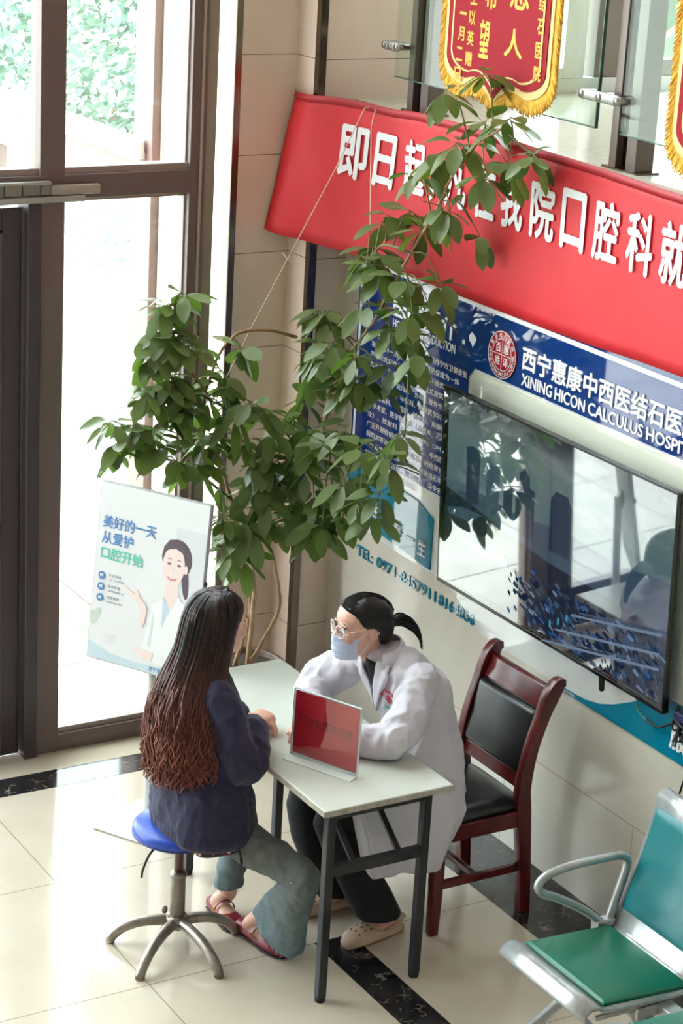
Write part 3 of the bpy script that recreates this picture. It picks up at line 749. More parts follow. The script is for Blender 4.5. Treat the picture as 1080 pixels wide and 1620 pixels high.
# ---------------------------------------------------------------- folding table
M_top = noisy(mat('cream laminate', (210, 212, 202), 0.26), (204, 207, 196), (215, 217, 208), 4)
M_edge = noisy(mat('worn grey edge', (168, 160, 148), 0.6), (150, 142, 130), (186, 178, 166), 25)
M_leg = mat('black painted steel', (30, 31, 36), 0.34)
tb = thing('folding_table', 'long cream folding table with black steel legs between the two women', 'table', (1.62, -1.03, 0))
MB().box((1.012, -1.287, 0.713), (2.228, -0.779, 0.735)).build('tabletop', [M_top], tb, bevel=0.004)
e_ = MB()
e_.box((1.010, -1.289, 0.7125), (2.230, -1.2865, 0.7315)); e_.box((2.2275, -1.289, 0.7125), (2.230, -0.777, 0.7315)); e_.box((1.010, -0.7795, 0.7125), (2.230, -0.777, 0.7315)); e_.box((1.010, -1.289, 0.7125), (1.0125, -0.777, 0.7315))
e_.build('edge_band', M_edge, tb)
for x in (1.20, 2.205):
    for y in (-1.252, -0.872):
        MB().box((x-0.016, y-0.016, 0.018), (x+0.016, y+0.016, 0.712)).build('leg', M_leg, tb, bevel=0.003)
        MB().lathe([(0.0, 0.0), (0.017, 0.0), (0.0185, 0.004), (0.0185, 0.022), (0.0, 0.022)], (x, y, 0), 14).build('foot_cap', mat('black rubber', (20, 20, 20), 0.7) if 'black rubber' not in MATS else MATS['black rubber'], tb)
    MB().box((x-0.013, -1.245, 0.475), (x+0.013, -0.88, 0.515)).build('cross_bar', M_leg, tb, bevel=0.003)
    MB().box((x-0.012, -1.245, 0.69), (x+0.012, -0.88, 0.712)).build('top_bar', M_leg, tb, bevel=0.003)
    s_ = -1 if x > 1.6 else 1
    for y in (-1.15, -0.97):
        MB().beam((x+s_*0.0, y, 0.51), (x+s_*0.26, y, 0.70), 0.022, 0.012).build('brace', M_leg, tb, bevel=0.002)
    MB().tube([(x+s_*0.26, -1.17, 0.70), (x+s_*0.26, -0.95, 0.70)], 0.008, 10).build('pivot_rod', M_leg, tb)
MB().box((1.25, -1.24, 0.69), (2.15, -1.215, 0.7125)).build('under_rail', M_leg, tb); MB().box((1.25, -0.90, 0.69), (2.15, -0.875, 0.7125)).build('under_rail', M_leg, tb)

# ---------------------------------------------------------------- acrylic sign on the table
so = V((1.921, -1.116, 0.735)); sU = V((0.909, 0.417, 0)); sN = V((0.417, -0.909, 0)); lean = 0.03
sW = (Z*math.cos(lean) - sN*math.sin(lean)).normalized()
sN2 = sU.cross(sW)
ds = thing('table_sign', 'red sign in a clear acrylic stand on the table between the two women', 'sign', so)
def sb(u0, u1, v0, v1, d0, d1, m, name, U=sU, Wv=sW, o0=None, bev=0.0008):
    N = U.cross(Wv); mm = Matrix((U, Wv, N)).transposed().to_4x4(); mm.translation = so + Z*0.004 if o0 is None else o0
    return MB().box((u0, v0, d0), (u1, v1, d1), mm).build(name, m, ds, bevel=bev)
M_redp = mat('red paper', (198, 22, 44), 0.35)
sb(-0.141, 0.141, 0.003, 0.252, 0.0035, 0.0055, M_acryl, 'front_sheet')
sb(-0.141, 0.141, 0.003, 0.252, -0.0040, -0.0020, M_acryl, 'back_sheet')
sb(-0.134, 0.134, 0.012, 0.244, -0.0012, 0.0018, M_redp, 'red_insert')
for a in (-0.1405, 0.1375): sb(a, a+0.003, 0.003, 0.252, -0.004, 0.0055, MATS.get('frosted acrylic edge') or mat('frosted acrylic edge', (220, 224, 224), 0.3), 'acrylic_edge')
sb(-0.141, 0.141, 0.249, 0.252, -0.004, 0.0055, MATS['frosted acrylic edge'], 'acrylic_edge')
sb(-0.141, 0.141, 0.0, 0.048, -0.0035, 0.0, mat('pale acrylic', (222, 226, 220), 0.12), 'base_flange', sU, sN*0.995 + Z*0.0, so + Z*0.0005)
sb(-0.141, 0.141, 0.003, 0.010, -0.0040, 0.0055, MATS['frosted acrylic edge'], 'acrylic_edge')
text('门诊免费咨询处', so + Z*0.004 + sW*0.142 + sN2*0.002, sU, sW, (0.225, 0.036), mat('dark red lettering', (104, 16, 30), 0.4), ds, 'lettering', th=0.0003)

# ---------------------------------------------------------------- blue stool
st = thing('swivel_stool', 'round blue swivel stool with a worn metal five-star base under the seated visitor', 'stool', (1.632, -1.515, 0))
sc = V((1.632, -1.515, 0))
M_bl = mat('blue vinyl', (34, 70, 176), 0.32); M_met = noisy(mat('worn brushed metal', (150, 140, 130), 0.36, 0.75), (132, 118, 106), (172, 164, 156), 14)
MB().lathe([(0.0, .428), (.150, .428), (.163, .434), (.168, .446), (.165, .462), (.150, .473), (.10, .479), (0.0, .480)], sc, 40).build('seat', M_bl, st)
MB().lathe([(.163, .433), (.1695, .436), (.1695, .440), (.163, .443)], sc, 40, cap=False).build('seat_piping', mat('dark blue piping', (22, 44, 120), 0.4), st)
MB().lathe([(0.0, .405), (.085, .405), (.09, .428), (0.0, .428)], sc, 24).build('seat_plate', M_trim, st)
MB().lathe([(0.0, .26), (.0165, .26), (.0165, .41), (0.0, .41)], sc, 18).build('spindle', noisy(mat('rusty brown shaft', (112, 84, 76), 0.4, 0.5), (98, 72, 64), (130, 104, 96), 20), st)
MB().lathe([(0.0, .075), (.026, .075), (.027, .10), (.027, .255), (.030, .258), (.030, .272), (.024, .28), (0.0, .282)], sc, 22).build('column', M_met, st)
MB().lathe([(0.0, .055), (.030, .055), (.043, .065), (.043, .098), (.035, .106), (0.0, .106)], sc, 22).build('hub', M_met, st)
for k in range(5):
    tips = [(1.541, -1.73), (1.811, -1.742), (1.915, -1.493), (1.682, -1.303), (1.44, -1.42)]
    d = V((tips[k][0]-sc.x, tips[k][1]-sc.y, 0)); L_ = d.length; d.normalize()
    P = [sc + d*0.03 + Z*0.082, sc + d*L_*0.35 + Z*0.086, sc + d*L_*0.62 + Z*0.078, sc + d*L_*0.86 + Z*0.052, sc + d*(L_*1.0) + Z*0.018, sc + d*(L_*1.01) + Z*0.001]
    lg = MB().tube(smooth_path(P, 5), [0.021 - 0.004*(i/25) for i in range(26)], 12, up=(0, 0, 1)).build('leg', M_met, st)
MB().tube(smooth_path([sc + V((0.03, -0.09, .42)), sc + V((0.035, -0.13, .395)), sc + V((0.02, -0.15, .33)), sc + V((0.015, -0.152, .295))]), 0.0045, 8).build('height_lever', M_leg, st)
MB().ball(sc + V((-0.02, -0.04, .125)), (.008, .012, .016)).build('lock_knob', M_met, st)

# ---------------------------------------------------------------- wooden chair with black pads
ch = thing('wooden_chair', 'dark red wooden chair with black leather back and seat beside the marble wall', 'chair', (1.79, -0.45, 0))
M_wd = noisy(mat('dark red lacquered wood', (88, 26, 27), 0.22), (72, 19, 21), (102, 32, 31), 9)
M_lth = mat('black leather', (24, 24, 26), 0.3)
t = NT(M_lth); t.link(t.bump(t.noise(t.coord(), 120, 2), 0.08, 0.002), bsdf(M_lth).inputs['Normal'])
def profile(x, yz, wx, name, m=M_wd):
    """a bent flat post of width wx at x following (y, z, depth) rows"""
    P = smooth_path([V((0, a[0], a[1])) for a in yz], 6); Dp = smooth_path([V((a[2], 0, 0)) for a in yz], 6); R = []
    for i, p in enumerate(P):
        d = (P[min(i+1, len(P)-1)] - P[max(i-1, 0)]).normalized(); n_ = V((0, d.z, -d.y)); h = Dp[i].x/2
        R.append([V((x-wx/2, 0, 0))+p-n_*h, V((x+wx/2, 0, 0))+p-n_*h, V((x+wx/2, 0, 0))+p+n_*h, V((x-wx/2, 0, 0))+p+n_*h])
    k = MB(); k.rings(R); return k.build(name, m, ch, bevel=0.006, seg=3)
for x in (1.580, 1.978):
    profile(x, [(-.245, 0, .045), (-.262, .2, .05), (-.285, .42, .058), (-.292, .52, .052), (-.272, .66, .046), (-.232, .79, .048), (-.205, .86, .06), (-.176, .905, .05), (-.150, .912, .025)], 0.038, 'rear_post')
    profile(x+(0.008 if x > 1.8 else -0.008), [(-.655, 0, .038), (-.652, .15, .044), (-.655, .30, .052), (-.665, .43, .05)], 0.040, 'front_leg')
    MB().box((x-0.013, -0.645, 0.36), (x+0.013, -0.29, 0.425)).build('side_apron', M_wd, ch, bevel=0.004)
    MB().box((x-0.011, -0.645, 0.175), (x+0.011, -0.27, 0.205)).build('side_stretcher', M_wd, ch, bevel=0.003)
MB().box((1.585, -0.675, 0.365), (1.975, -0.650, 0.425)).build('front_apron', M_wd, ch, bevel=0.004)
MB().box((1.585, -0.30, 0.365), (1.975, -0.275, 0.425)).build('rear_apron', M_wd, ch, bevel=0.004)
MB().box((1.585, -0.48, 0.18), (1.975, -0.455, 0.20)).build('cross_stretcher', M_wd, ch, bevel=0.003)
def backpanel(z0, z1, y0, y1, th, name, m, bev):
    k = MB(); k.rings([[V((1.597, y0-th/2, z0)), V((1.961, y0-th/2, z0)), V((1.961, y0+th/2, z0)), V((1.597, y0+th/2, z0))], [V((1.597, (y0+y1)/2-th/2+.004, (z0+z1)/2)), V((1.961, (y0+y1)/2-th/2+.004, (z0+z1)/2)), V((1.961, (y0+y1)/2+th/2+.004, (z0+z1)/2)), V((1.597, (y0+y1)/2+th/2+.004, (z0+z1)/2))], [V((1.597, y1-th/2, z1)), V((1.961, y1-th/2, z1)), V((1.961, y1+th/2, z1)), V((1.597, y1+th/2, z1))]])
    return k.build(name, m, ch, bevel=bev, seg=3)
backpanel(.805, .885, -.222, -.188, .030, 'top_rail', M_wd, 0.006)
backpanel(.505, .56, -.292, -.285, .028, 'lower_rail', M_wd, 0.004)
backpanel(.562, .800, -.288, -.234, .046, 'back_pad', M_lth, 0.018)
k = MB(); k.ell([(V((1.779, -.47, z_)), X*a, Y*b_) for z_, a, b_ in ((.425, .20, .205), (.43, .205, .21), (.445, .205, .21), (.462, .19, .195), (.470, .15, .15))], 40, power=5.5)
k.build('seat_pad', M_lth, ch)

# ---------------------------------------------------------------- teal waiting bench (two seats in view)
bn = thing('waiting_bench', 'silver waiting bench with glossy green seat pads and teal backs at the right edge', 'bench', (3.3, -0.65, 0))
M_sil = noisy(mat('silver painted metal', (178, 180, 180), 0.3, 0.55), (168, 170, 170), (188, 190, 190), 40)
M_grn = mat('green vinyl', (4, 104, 80), 0.28); M_tl = mat('teal vinyl', (24, 112, 118), 0.3)
def seatside(x, name='side_frame'):
    R_ = []
    P = smooth_path([(x, -0.925, .425), (x, -0.90, .447), (x, -0.84, .437), (x, -0.70, .425), (x, -0.56, .415), (x, -0.505, .425), (x, -0.478, .47), (x, -0.42, .62), (x, -0.375, .76), (x, -0.352, .845), (x, -0.335, .87), (x, -0.318, .865)], 5)
    return P
for i in range(2):
    x0 = 2.80 + 0.535*i; x1 = x0 + 0.45
    prof = [(-.918, .405), (-.945, .420), (-.945, .440), (-.925, .455), (-.895, .455), (-.86, .437), (-.70, .427), (-.555, .418), (-.515, .425), (-.490, .455), (-.420, .64), (-.378, .78), (-.362, .86), (-.345, .880), (-.322, .880), (-.310, .862)]
    P = smooth_path([V((0, a, b_)) for a, b_ in prof], 4)
    sh = MB(); sh.grid(lambda u, v: V((x0 + (x1-x0)*v, P[int(round(u*(len(P)-1)))].y, P[int(round(u*(len(P)-1)))].z)), len(P)-1, 4)
    sh.build('seat_shell', M_sil, bn, fix=True, solid=0.012)
    def pad(rows, m, name, th):
        PP = smooth_path([V((0, a, b_)) for a, b_ in rows], 6); k = MB(); n = len(PP)
        R = []
        for j, p in enumerate(PP):
            d = (PP[min(j+1, n-1)] - PP[max(j-1, 0)]).normalized(); nn = V((0, -d.z, d.y)); s_ = min(1.0, min(j, n-1-j)/2.0*0.5+0.35)
            R.append([V((x0+.018, 0, 0))+p, V((x1-.018, 0, 0))+p, V((x1-.018, 0, 0))+p+nn*th*s_*.6, V((x1-.030, 0, 0))+p+nn*th*s_, V((x0+.030, 0, 0))+p+nn*th*s_, V((x0+.018, 0, 0))+p+nn*th*s_*.6])
        k.rings(R); k.build(name, m, bn, bevel=0.003)
    pad([(-.868, .447), (-.84, .443), (-.70, .435), (-.56, .426), (-.53, .425)], M_grn, 'seat_pad', 0.018)
    pad([(-.480, .490), (-.42, .648), (-.385, .765), (-.370, .835)], M_tl, 'back_pad', 0.016)
bx = MB(); bx.box((2.78, -0.66, 0.355), (4.0, -0.60, 0.405)); bx.build('beam', M_sil, bn, bevel=0.004)
for x in (2.80,):
    k = MB(); P = smooth_path([(x, -0.535, .43), (x, -0.62, .50), (x, -0.74, .575), (x, -0.80, .605), (x, -0.822, .638), (x, -0.79, .668), (x, -0.70, .682), (x, -0.56, .680), (x, -0.485, .672), (x, -0.462, .640), (x, -0.485, .55), (x, -0.515, .45)], 6)
    k.tube(P, 0.0145, 14, round_cap=True); k.build('armrest', M_sil, bn)
    MB().box((x-0.02, -0.575, .40), (x+0.02, -0.50, .455)).build('armrest_socket', M_sil, bn, bevel=0.006)
for x in (2.93, 3.85):
    MB().beam((x, -0.63, 0.37), (x-0.20, -0.80, 0.02), 0.034, 0.034).build('leg', M_sil, bn, bevel=0.008); MB().beam((x, -0.63, 0.37), (x+0.02, -0.40, 0.02), 0.034, 0.034).build('leg', M_sil, bn, bevel=0.008)
for x in (2.73, 2.95, 3.65, 3.87):
    pass
for p in ((2.73, -0.80), (2.95, -0.40), (3.65, -0.80), (3.87, -0.40)): MB().lathe([(0, 0), (.026, 0), (.026, .02), (.018, .026), (0, .026)], (*p, 0), 14).build('foot', MATS['black rubber'], bn)
for i in range(2):
    x1 = 2.80+0.535*i+0.45; k = MB()
    k.box((x1-0.012, -0.90, 0.41), (x1-0.002, -0.52, 0.428)); k.box((x1-0.012, -0.74, 0.37), (x1-0.002, -0.60, 0.42)); k.build('seat_bracket', M_sil, bn, bevel=0.002)

# ---------------------------------------------------------------- poster stand by the door
phi, tl = 0.52238852, 0.11661579
pe = V((math.cos(phi), math.sin(phi), 0)); pn = V((math.sin(phi), -math.cos(phi), 0)); pu = (Z*math.cos(tl) - pn*math.sin(tl)).normalized(); pN = pe.cross(pu)
pc = V((0.74, -1.2, 1.02533)) + pn*0.04 - pe*0.0038
ps = thing('poster_stand', 'white floor stand holding a tilted dental poster in front of the glass door', 'poster stand', (0.74, -1.2, 0))
M_pw = mat('white poster print', (238, 239, 242), 0.35)
def pbox(u0, v0, u1, v1, d0, d1, m, name, bev=0.0):
    mm = Matrix((pe, pu, pN)).transposed().to_4x4(); mm.translation = pc
    return MB().box((u0, v0, d0), (u1, v1, d1), mm).build(name, m, ps, bevel=bev)
pbox(-.2513, -.3556, .2513, .3556, -.018, 0.0, mat('silver frame back', (170, 172, 176), 0.35, 0.3), 'frame', 0.002)
pbox(-.247, -.351, .247, .351, 0.0, 0.0015, M_pw, 'poster')
PB = [0.0018]
def pp(name, m, pts, d=None):
    PB[0] += 0.00012
    return MB().prism([tuple(q) for q in pts], (pc + pN*PB[0], pe, pu), 0.0001).build(name, m, ps)
fp = lambda n_, c: mat('print ' + n_, c, 0.4)
c_room = fp('pale room', (228, 230, 236)); c_sk = fp('skin', (250, 228, 224)); c_hr = fp('hair', (98, 86, 96)); c_co = fp('coat', (246, 247, 250)); c_cs = fp('coat shade', (222, 224, 232)); c_sh = fp('shirt', (200, 216, 234)); c_b1 = fp('blue', (84, 138, 200)); c_g1 = fp('mint', (96, 206, 180)); c_lp = fp('lips', (230, 130, 142)); c_wv = fp('wave', (206, 226, 236)); c_tx = fp('grey text', (140, 144, 156)); c_pl = fp('plant', (206, 222, 208))
def el(cx, cy, rx, ry, a0=0, a1=360, n=24, rot=0):
    o_ = []
    for i in range(n + (0 if a1-a0 >= 360 else 1)):
        a = math.radians(a0 + (a1-a0)*i/n); x, y = rx*math.cos(a), ry*math.sin(a); r = math.radians(rot)
        o_.append((cx + x*math.cos(r) - y*math.sin(r), cy + x*math.sin(r) + y*math.cos(r)))
    return o_
pp('poster_print', c_room, [(.11, -.20), (.247, -.20), (.247, .24), (.11, .24)])
pp('poster_print', c_wv, [(-.247, -.351), (.247, -.351), (.247, -.325), (.12, -.315), (-.02, -.325), (-.14, -.315), (-.247, -.285)])
pp('poster_print', c_pl, el(-.232, -.19, .018, .028)); pp('poster_print', c_pl, el(-.218, -.175, .012, .03, rot=-25))
# printed woman in a white coat
pp('poster_print', c_hr, el(.168, .045, .016, .075, rot=8))
pp('poster_print', c_hr, el(.125, .118, .066, .078))
pp('poster_print', c_co, [(-.005, -.30), (.02, -.17), (.035, -.075), (.07, -.055), (.10, -.06), (.15, -.035), (.215, -.075), (.247, -.13), (.247, -.31), (.10, -.31)])
pp('poster_print', c_cs, [(.028, -.24), (.034, -.17), (.04, -.10), (.046, -.17), (.040, -.25)])
pp('poster_print', c_sk, [(.088, .03), (.138, .03), (.146, -.03), (.115, -.085), (.080, -.03)])
pp('poster_print', c_sh, [(.078, -.035), (.092, -.06), (.112, -.088), (.137, -.045), (.10, -.11), (.082, -.165)])
pp('poster_print', c_co, [(.142, -.03), (.152, -.025), (.175, -.08), (.10, -.20), (.085, -.165), (.11, -.11)])
pp('poster_print', c_sk, el(.112, .090, .050, .078)); pp('poster_print', c_sk, el(.168, .085, .008, .018))
pp('poster_print', c_hr, [(.060, .10), (.064, .135), (.088, .152), (.118, .158), (.15, .145), (.166, .105), (.172, .15), (.155, .182), (.12, .196), (.085, .188), (.062, .158), (.056, .12)])
for x_ in (.092, .136):
    pp('poster_print', c_hr, el(x_, .096, .009, .0042, n=14)); pp('poster_print', c_hr, [(x_-.013, .113), (x_, .119), (x_+.013, .114), (x_, .1155)])
pp('poster_print', c_cs, [(.113, .085), (.118, .066), (.110, .064)])
pp('poster_print', c_lp, el(.110, .046, .022, .014, 180, 360)); pp('poster_print', M_pw, el(.110, .0455, .016, .006, 180, 360))
pp('poster_print', c_sk, [(-.098, -.035), (-.045, -.06), (-.055, -.035), (-.045, -.032), (-.02, -.072), (.002, -.085), (.012, -.11), (.002, -.165), (-.008, -.185), (-.02, -.165), (-.016, -.12), (-.03, -.092), (-.07, -.066), (-.100, -.045)])
pp('poster_print', c_sk, [(-.045, -.262), (-.03, -.272), (.02, -.262), (.056, -.268), (.052, -.30), (.02, -.300), (-.02, -.290), (-.044, -.275)])
def pt(s, u, v, w, h, m, bold=0.0, al='LEFT'):
    text(s, pc + pe*u + pu*v + pN*0.0030, pe, pu, (w, h), m, ps, 'poster_lettering', th=0.0002, bold=bold, align=al)
pt('美好的一天', -.224, .200, .245, .048, c_b1, 0.022); pt('从爱护', -.224, .137, .145, .048, c_b1, 0.022); pt('口腔开始', -.222, .075, .195, .048, c_g1, 0.022)
for i, (a, b_) in enumerate((('专业安排', '一对一专业诊疗服务'), ('私享护理', '专业护理团队服务一生'), ('极致服务', '全程陪伴贴心服务'))):
    v = -.016 - .044*i
    pp('poster_print', c_b1, el(-.209, v, .0155, .0155)); pp('poster_print', M_pw, [(-.217, v+.005), (-.213, v+.008), (-.209, v+.005), (-.205, v+.008), (-.201, v+.005), (-.203, v-.008), (-.207, v-.002), (-.211, v-.002), (-.215, v-.008)])
    pt(a, -.178, v+.007, .058, .013, c_tx); pt(b_, -.178, v-.011, .075, .008, c_tx)
for i in range(3): pt('关注口腔健康', -.175, -.245-.012*i, .055 - .012*(i == 1), .006, c_cs)
pt('西宁惠康医院口腔科', .045, -.332, .16, .017, c_b1)
MB().tube([(0.74, -1.2, 0.005), (0.74, -1.2, 1.0)], 0.017, 16).build('pole', M_white, ps)
MB().beam(V((0.74, -1.2, 0.95)), pc - pN*0.018, 0.03, 0.03).build('bracket', M_trim, ps)
k = MB(); bc = V((0.80, -1.215, 0)); mm = Matrix((pe, Z.cross(pe), Z)).transposed().to_4x4(); mm.translation = V((0.74, -1.2, 0))
k.box((-0.135, -0.185, 0.0015), (0.24, 0.13, 0.008), mm); k.build('base_plate', M_white, ps, bevel=0.003)
MB().ball(pc + pe*0.258 + pu*0.05, (.008, .008, .012)).build('side_knob', M_leg, ps)

# ---------------------------------------------------------------- potted umbrella tree
rr = random.Random(21)
pl = thing('potted_umbrella_tree', 'tall potted umbrella tree tied up with strings in the corner behind the table', 'plant', (0.24, -0.53, 0))
q0 = V((0.24, -0.53, 0))
MB().lathe([(0, .002), (.13, .002), (.14, .01), (.175, .34), (.192, .345), (.195, .375), (.182, .38), (.172, .37), (.165, .33), (0, .33)], q0, 36).build('pot', noisy(mat('brown glazed pot', (96, 74, 60), 0.35), (84, 62, 50), (112, 88, 72), 6), pl)
sl_ = MB(); sl_.lathe([(0, .332), (.166, .332), (.166, .355), (0.05, .362), (0, .362)], q0, 30); sl_.build('soil', noisy(mat('dark soil', (72, 54, 42), 0.95), (50, 38, 30), (96, 74, 58), 40, 0.6, 80), pl)
STEMS = {'A': [(0.25, -0.5, 0.36), (0.33, -0.417, 0.607), (0.36, -0.427, 0.733), (0.36, -0.469, 0.895), (0.38, -0.522, 1.02), (0.305, -0.45, 1.125)], 'B': [(0.22, -0.55, 0.36), (0.28, -0.511, 0.675), (0.28, -0.592, 0.94), (0.28, -0.628, 1.139), (0.28, -0.697, 1.338), (0.28, -0.735, 1.556), (0.3, -0.851, 1.729), (0.3, -0.936, 1.942)], 'C': [(0.28, -0.52, 0.36), (0.32, -0.523, 0.719), (0.33, -0.558, 0.98), (0.36, -0.514, 1.205), (0.368, -0.42, 1.314), (0.452, -0.36, 1.367), (0.493, -0.33, 1.468), (0.472, -0.3, 1.619), (0.474, -0.28, 1.711), (0.578, -0.26, 1.827), (0.693, -0.25, 1.957), (0.8, -0.24, 2.119), (0.887, -0.22, 2.273), (1.025, -0.21, 2.469), (1.119, -0.2, 2.628), (1.215, -0.19, 2.736), (1.353, -0.18, 2.815)], 'D': [(0.28, -0.778, 1.56), (0.27, -0.717, 1.737), (0.25, -0.63, 1.824), (0.22, -0.541, 1.834), (0.2, -0.427, 1.82), (0.2, -0.312, 1.784)], 'E': [(1.119, -0.2, 2.628), (1.299, -0.17, 2.806), (1.502, -0.17, 2.771), (1.63, -0.17, 2.732)], 'F': [(0.887, -0.22, 2.273), (0.706, -0.25, 2.263), (0.638, -0.27, 2.099)], 'G': [(0.474, -0.28, 1.711), (0.427, -0.33, 1.769), (0.408, -0.34, 1.871), (0.483, -0.33, 1.966)], 'H': [(0.368, -0.42, 1.314), (0.698, -0.42, 1.377), (0.958, -0.38, 1.501), (1.096, -0.33, 1.611)], 'I': [(0.28, -0.628, 1.139), (0.32, -0.846, 1.312), (0.34, -1.028, 1.392), (0.34, -1.126, 1.454)]}
HUBS = [(0.308, -0.958, 1.954), (0.308, -0.952, 1.96), (0.352, -0.923, 2.01), (0.293, -1.007, 1.749), (0.286, -1.004, 1.776), (0.357, -0.984, 1.836), (0.297, -1.012, 1.816), (0.363, -0.93, 1.832), (0.333, -0.857, 1.788), (0.281, -0.866, 1.803), (0.372, -1.026, 1.658), (0.296, -0.94, 1.667), (0.366, -0.965, 1.679), (0.31, -0.953, 1.672), (0.279, -0.842, 1.589), (0.265, -0.822, 1.496), (0.294, -0.759, 1.547), (0.301, -0.862, 1.583), (0.31, -0.699, 1.653), (0.293, -0.698, 1.599), (0.298, -1.145, 1.423), (0.272, -1.173, 1.495), (0.352, -1.051, 1.466), (0.3, -1.074, 1.482), (0.265, -1.015, 1.411), (0.375, -0.964, 1.521), (0.262, -0.89, 1.501), (0.353, -0.946, 1.346), (0.334, -0.993, 1.392), (0.283, -0.731, 1.398), (0.306, -0.776, 1.374), (0.261, -0.697, 1.367), (0.354, -0.84, 1.302), (0.272, -0.842, 1.26), (0.285, -0.786, 1.286), (0.28, -0.615, 1.752), (0.265, -1.154, 1.363), (0.48, -0.669, 1.576), (0.453, -0.591, 1.533), (0.417, -0.697, 1.508), (0.364, -0.464, 1.382), (0.467, -0.551, 1.444), (0.364, -0.447, 1.452), (0.385, -0.588, 1.222), (0.377, -0.572, 1.173), (0.428, -0.528, 1.229), (0.468, -0.449, 1.26), (0.449, -0.518, 1.311), (0.385, -0.457, 1.233), (0.471, -0.574, 1.164), (0.456, -0.647, 1.071), (0.423, -0.733, 1.084), (0.392, -0.704, 1.065), (0.369, -0.393, 1.014), (0.44, -0.421, 1.015), (0.375, -0.655, 0.987), (0.743, -0.473, 1.457), (0.602, -0.412, 1.361), (0.617, -0.454, 1.482), (1.01, -0.478, 1.525), (0.747, -0.383, 1.451), (0.797, -0.414, 1.52), (0.889, -0.399, 1.368), (0.792, -0.387, 1.264), (0.922, -0.477, 1.365), (1.146, -0.421, 1.489), (1.185, -0.463, 1.544), (0.498, -0.417, 1.111), (0.614, -0.381, 1.182), (0.656, -0.434, 1.185), (0.882, -0.452, 1.2), (0.752, -0.469, 1.127), (1.133, -0.374, 1.599), (0.327, -0.287, 1.877), (0.389, -0.284, 1.9), (0.415, -0.29, 1.87), (0.477, -0.37, 1.759), (0.595, -0.372, 1.828), (0.439, -0.325, 1.771), (0.583, -0.389, 1.763), (0.387, -0.332, 1.643), (0.791, -0.381, 1.822), (0.763, -0.347, 1.718), (0.676, -0.315, 1.713), (0.69, -0.352, 1.668), (0.245, -0.281, 1.495), (0.175, -0.296, 1.395), (0.749, -0.293, 2.167), (0.692, -0.231, 2.157), (0.801, -0.293, 2.153), (0.597, -0.202, 2.202), (0.654, -0.268, 2.179), (0.909, -0.262, 2.14), (0.903, -0.231, 2.135), (1.057, -0.307, 2.053), (1.031, -0.21, 2.05), (0.917, -0.196, 1.923), (1.016, -0.251, 1.881), (0.8, -0.219, 1.777), (0.941, -0.232, 1.79), (0.762, -0.236, 1.676), (1.065, -0.199, 2.157), (0.561, -0.142, 2.29), (0.713, -0.222, 2.351), (0.737, -0.13, 2.365), (1.016, -0.202, 2.644), (1.014, -0.201, 2.868), (0.822, -0.185, 2.527), (1.051, -0.206, 2.448), (1.144, -0.231, 2.452), (1.208, -0.131, 2.363), (0.949, -0.213, 2.345), (1.341, -0.223, 2.614), (1.392, -0.157, 2.665), (1.451, -0.214, 2.833), (1.215, -0.155, 2.784), (1.523, -0.135, 2.713), (1.611, -0.231, 2.728), (1.134, -0.212, 2.698), (1.168, -0.131, 2.953)]
HUBS += [(0.462, -0.718, 0.95), (0.429, -0.697, 0.94), (0.433, -0.641, 0.906), (0.4, -0.525, 1.068), (0.439, -0.494, 1.03), (0.466, -0.644, 1.039), (0.386, -0.726, 1.085), (0.376, -0.369, 1.106), (0.373, -0.401, 1.09), (0.454, -0.578, 1.314), (0.42, -0.573, 1.317), (0.398, -0.652, 1.397), (0.454, -0.546, 1.374), (0.658, -0.447, 1.1), (0.58, -0.393, 1.029), (0.769, -0.431, 1.178), (1.02, -0.47, 1.314), (1.04, -0.423, 1.259), (0.587, -0.463, 1.299), (0.416, -0.443, 1.282), (0.654, -0.374, 1.476), (1.128, -0.445, 1.37), (0.771, -0.23, 1.943), (0.841, -0.265, 1.939), (0.698, -0.297, 1.999), (0.312, -0.971, 1.86), (0.367, -0.978, 1.832), (0.358, -0.893, 1.596), (0.355, -0.89, 1.53), (0.369, -1.073, 1.625), (0.347, -1.044, 1.577)]
M_stem = noisy(mat('tan stem bark', (172, 140, 106), 0.7), (150, 116, 84), (190, 160, 126), 20)
M_stg = mat('green young stem', (110, 116, 66), 0.6)
SP = {}
for nm, P in STEMS.items():
    Q = smooth_path(P, 5); SP[nm] = Q; n = len(Q)
    r0, r1 = {'A': (.0085, .006), 'B': (.0095, .005), 'C': (.0105, .0045), 'D': (.006, .0075), 'I': (.006, .003)}.get(nm, (.0055, .003))
    MB().tube([q + V((rr.gauss(0, .0015), rr.gauss(0, .0015), 0)) for q in Q], [r0 + (r1-r0)*i/(n-1) for i in range(n)], 8, round_cap=True).build('stem', M_stem if nm in 'ABCD' else M_stg, pl)
ALLP = [q for Q in SP.values() for q in Q]
def leafM(name, c1, c2, tr):
    m = mat(name, c1, 0.32, spec=0.5); t = NT(m); b = bsdf(m); co = t.coord()
    oi = t.node('ShaderNodeNewGeometry')
    f = t.math('ADD', t.math('MULTIPLY', t.noise(co, 7, 2), 0.7), t.math('MULTIPLY', oi.outputs['Random Per Island'], 0.6))
    col = t.ramp(f, [(0.30, lin(c1)), (0.95, lin(c2))])
    t.link(t.mix(oi.outputs['Backfacing'], col, lin((118, 132, 86))), b.inputs['Base Color'])
    tl_ = t.node('ShaderNodeBsdfTranslucent'); t.link(t.mix(0.35, col, lin((150, 190, 40))), tl_.inputs[0])
    mx = t.node('ShaderNodeMixShader'); mx.inputs[0].default_value = tr
    o_ = [n for n in t.n if n.type == 'OUTPUT_MATERIAL'][0]
    t.link(b.outputs[0], mx.inputs[1]); t.link(tl_.outputs[0], mx.inputs[2]); t.link(mx.outputs[0], o_.inputs[0])
    return m
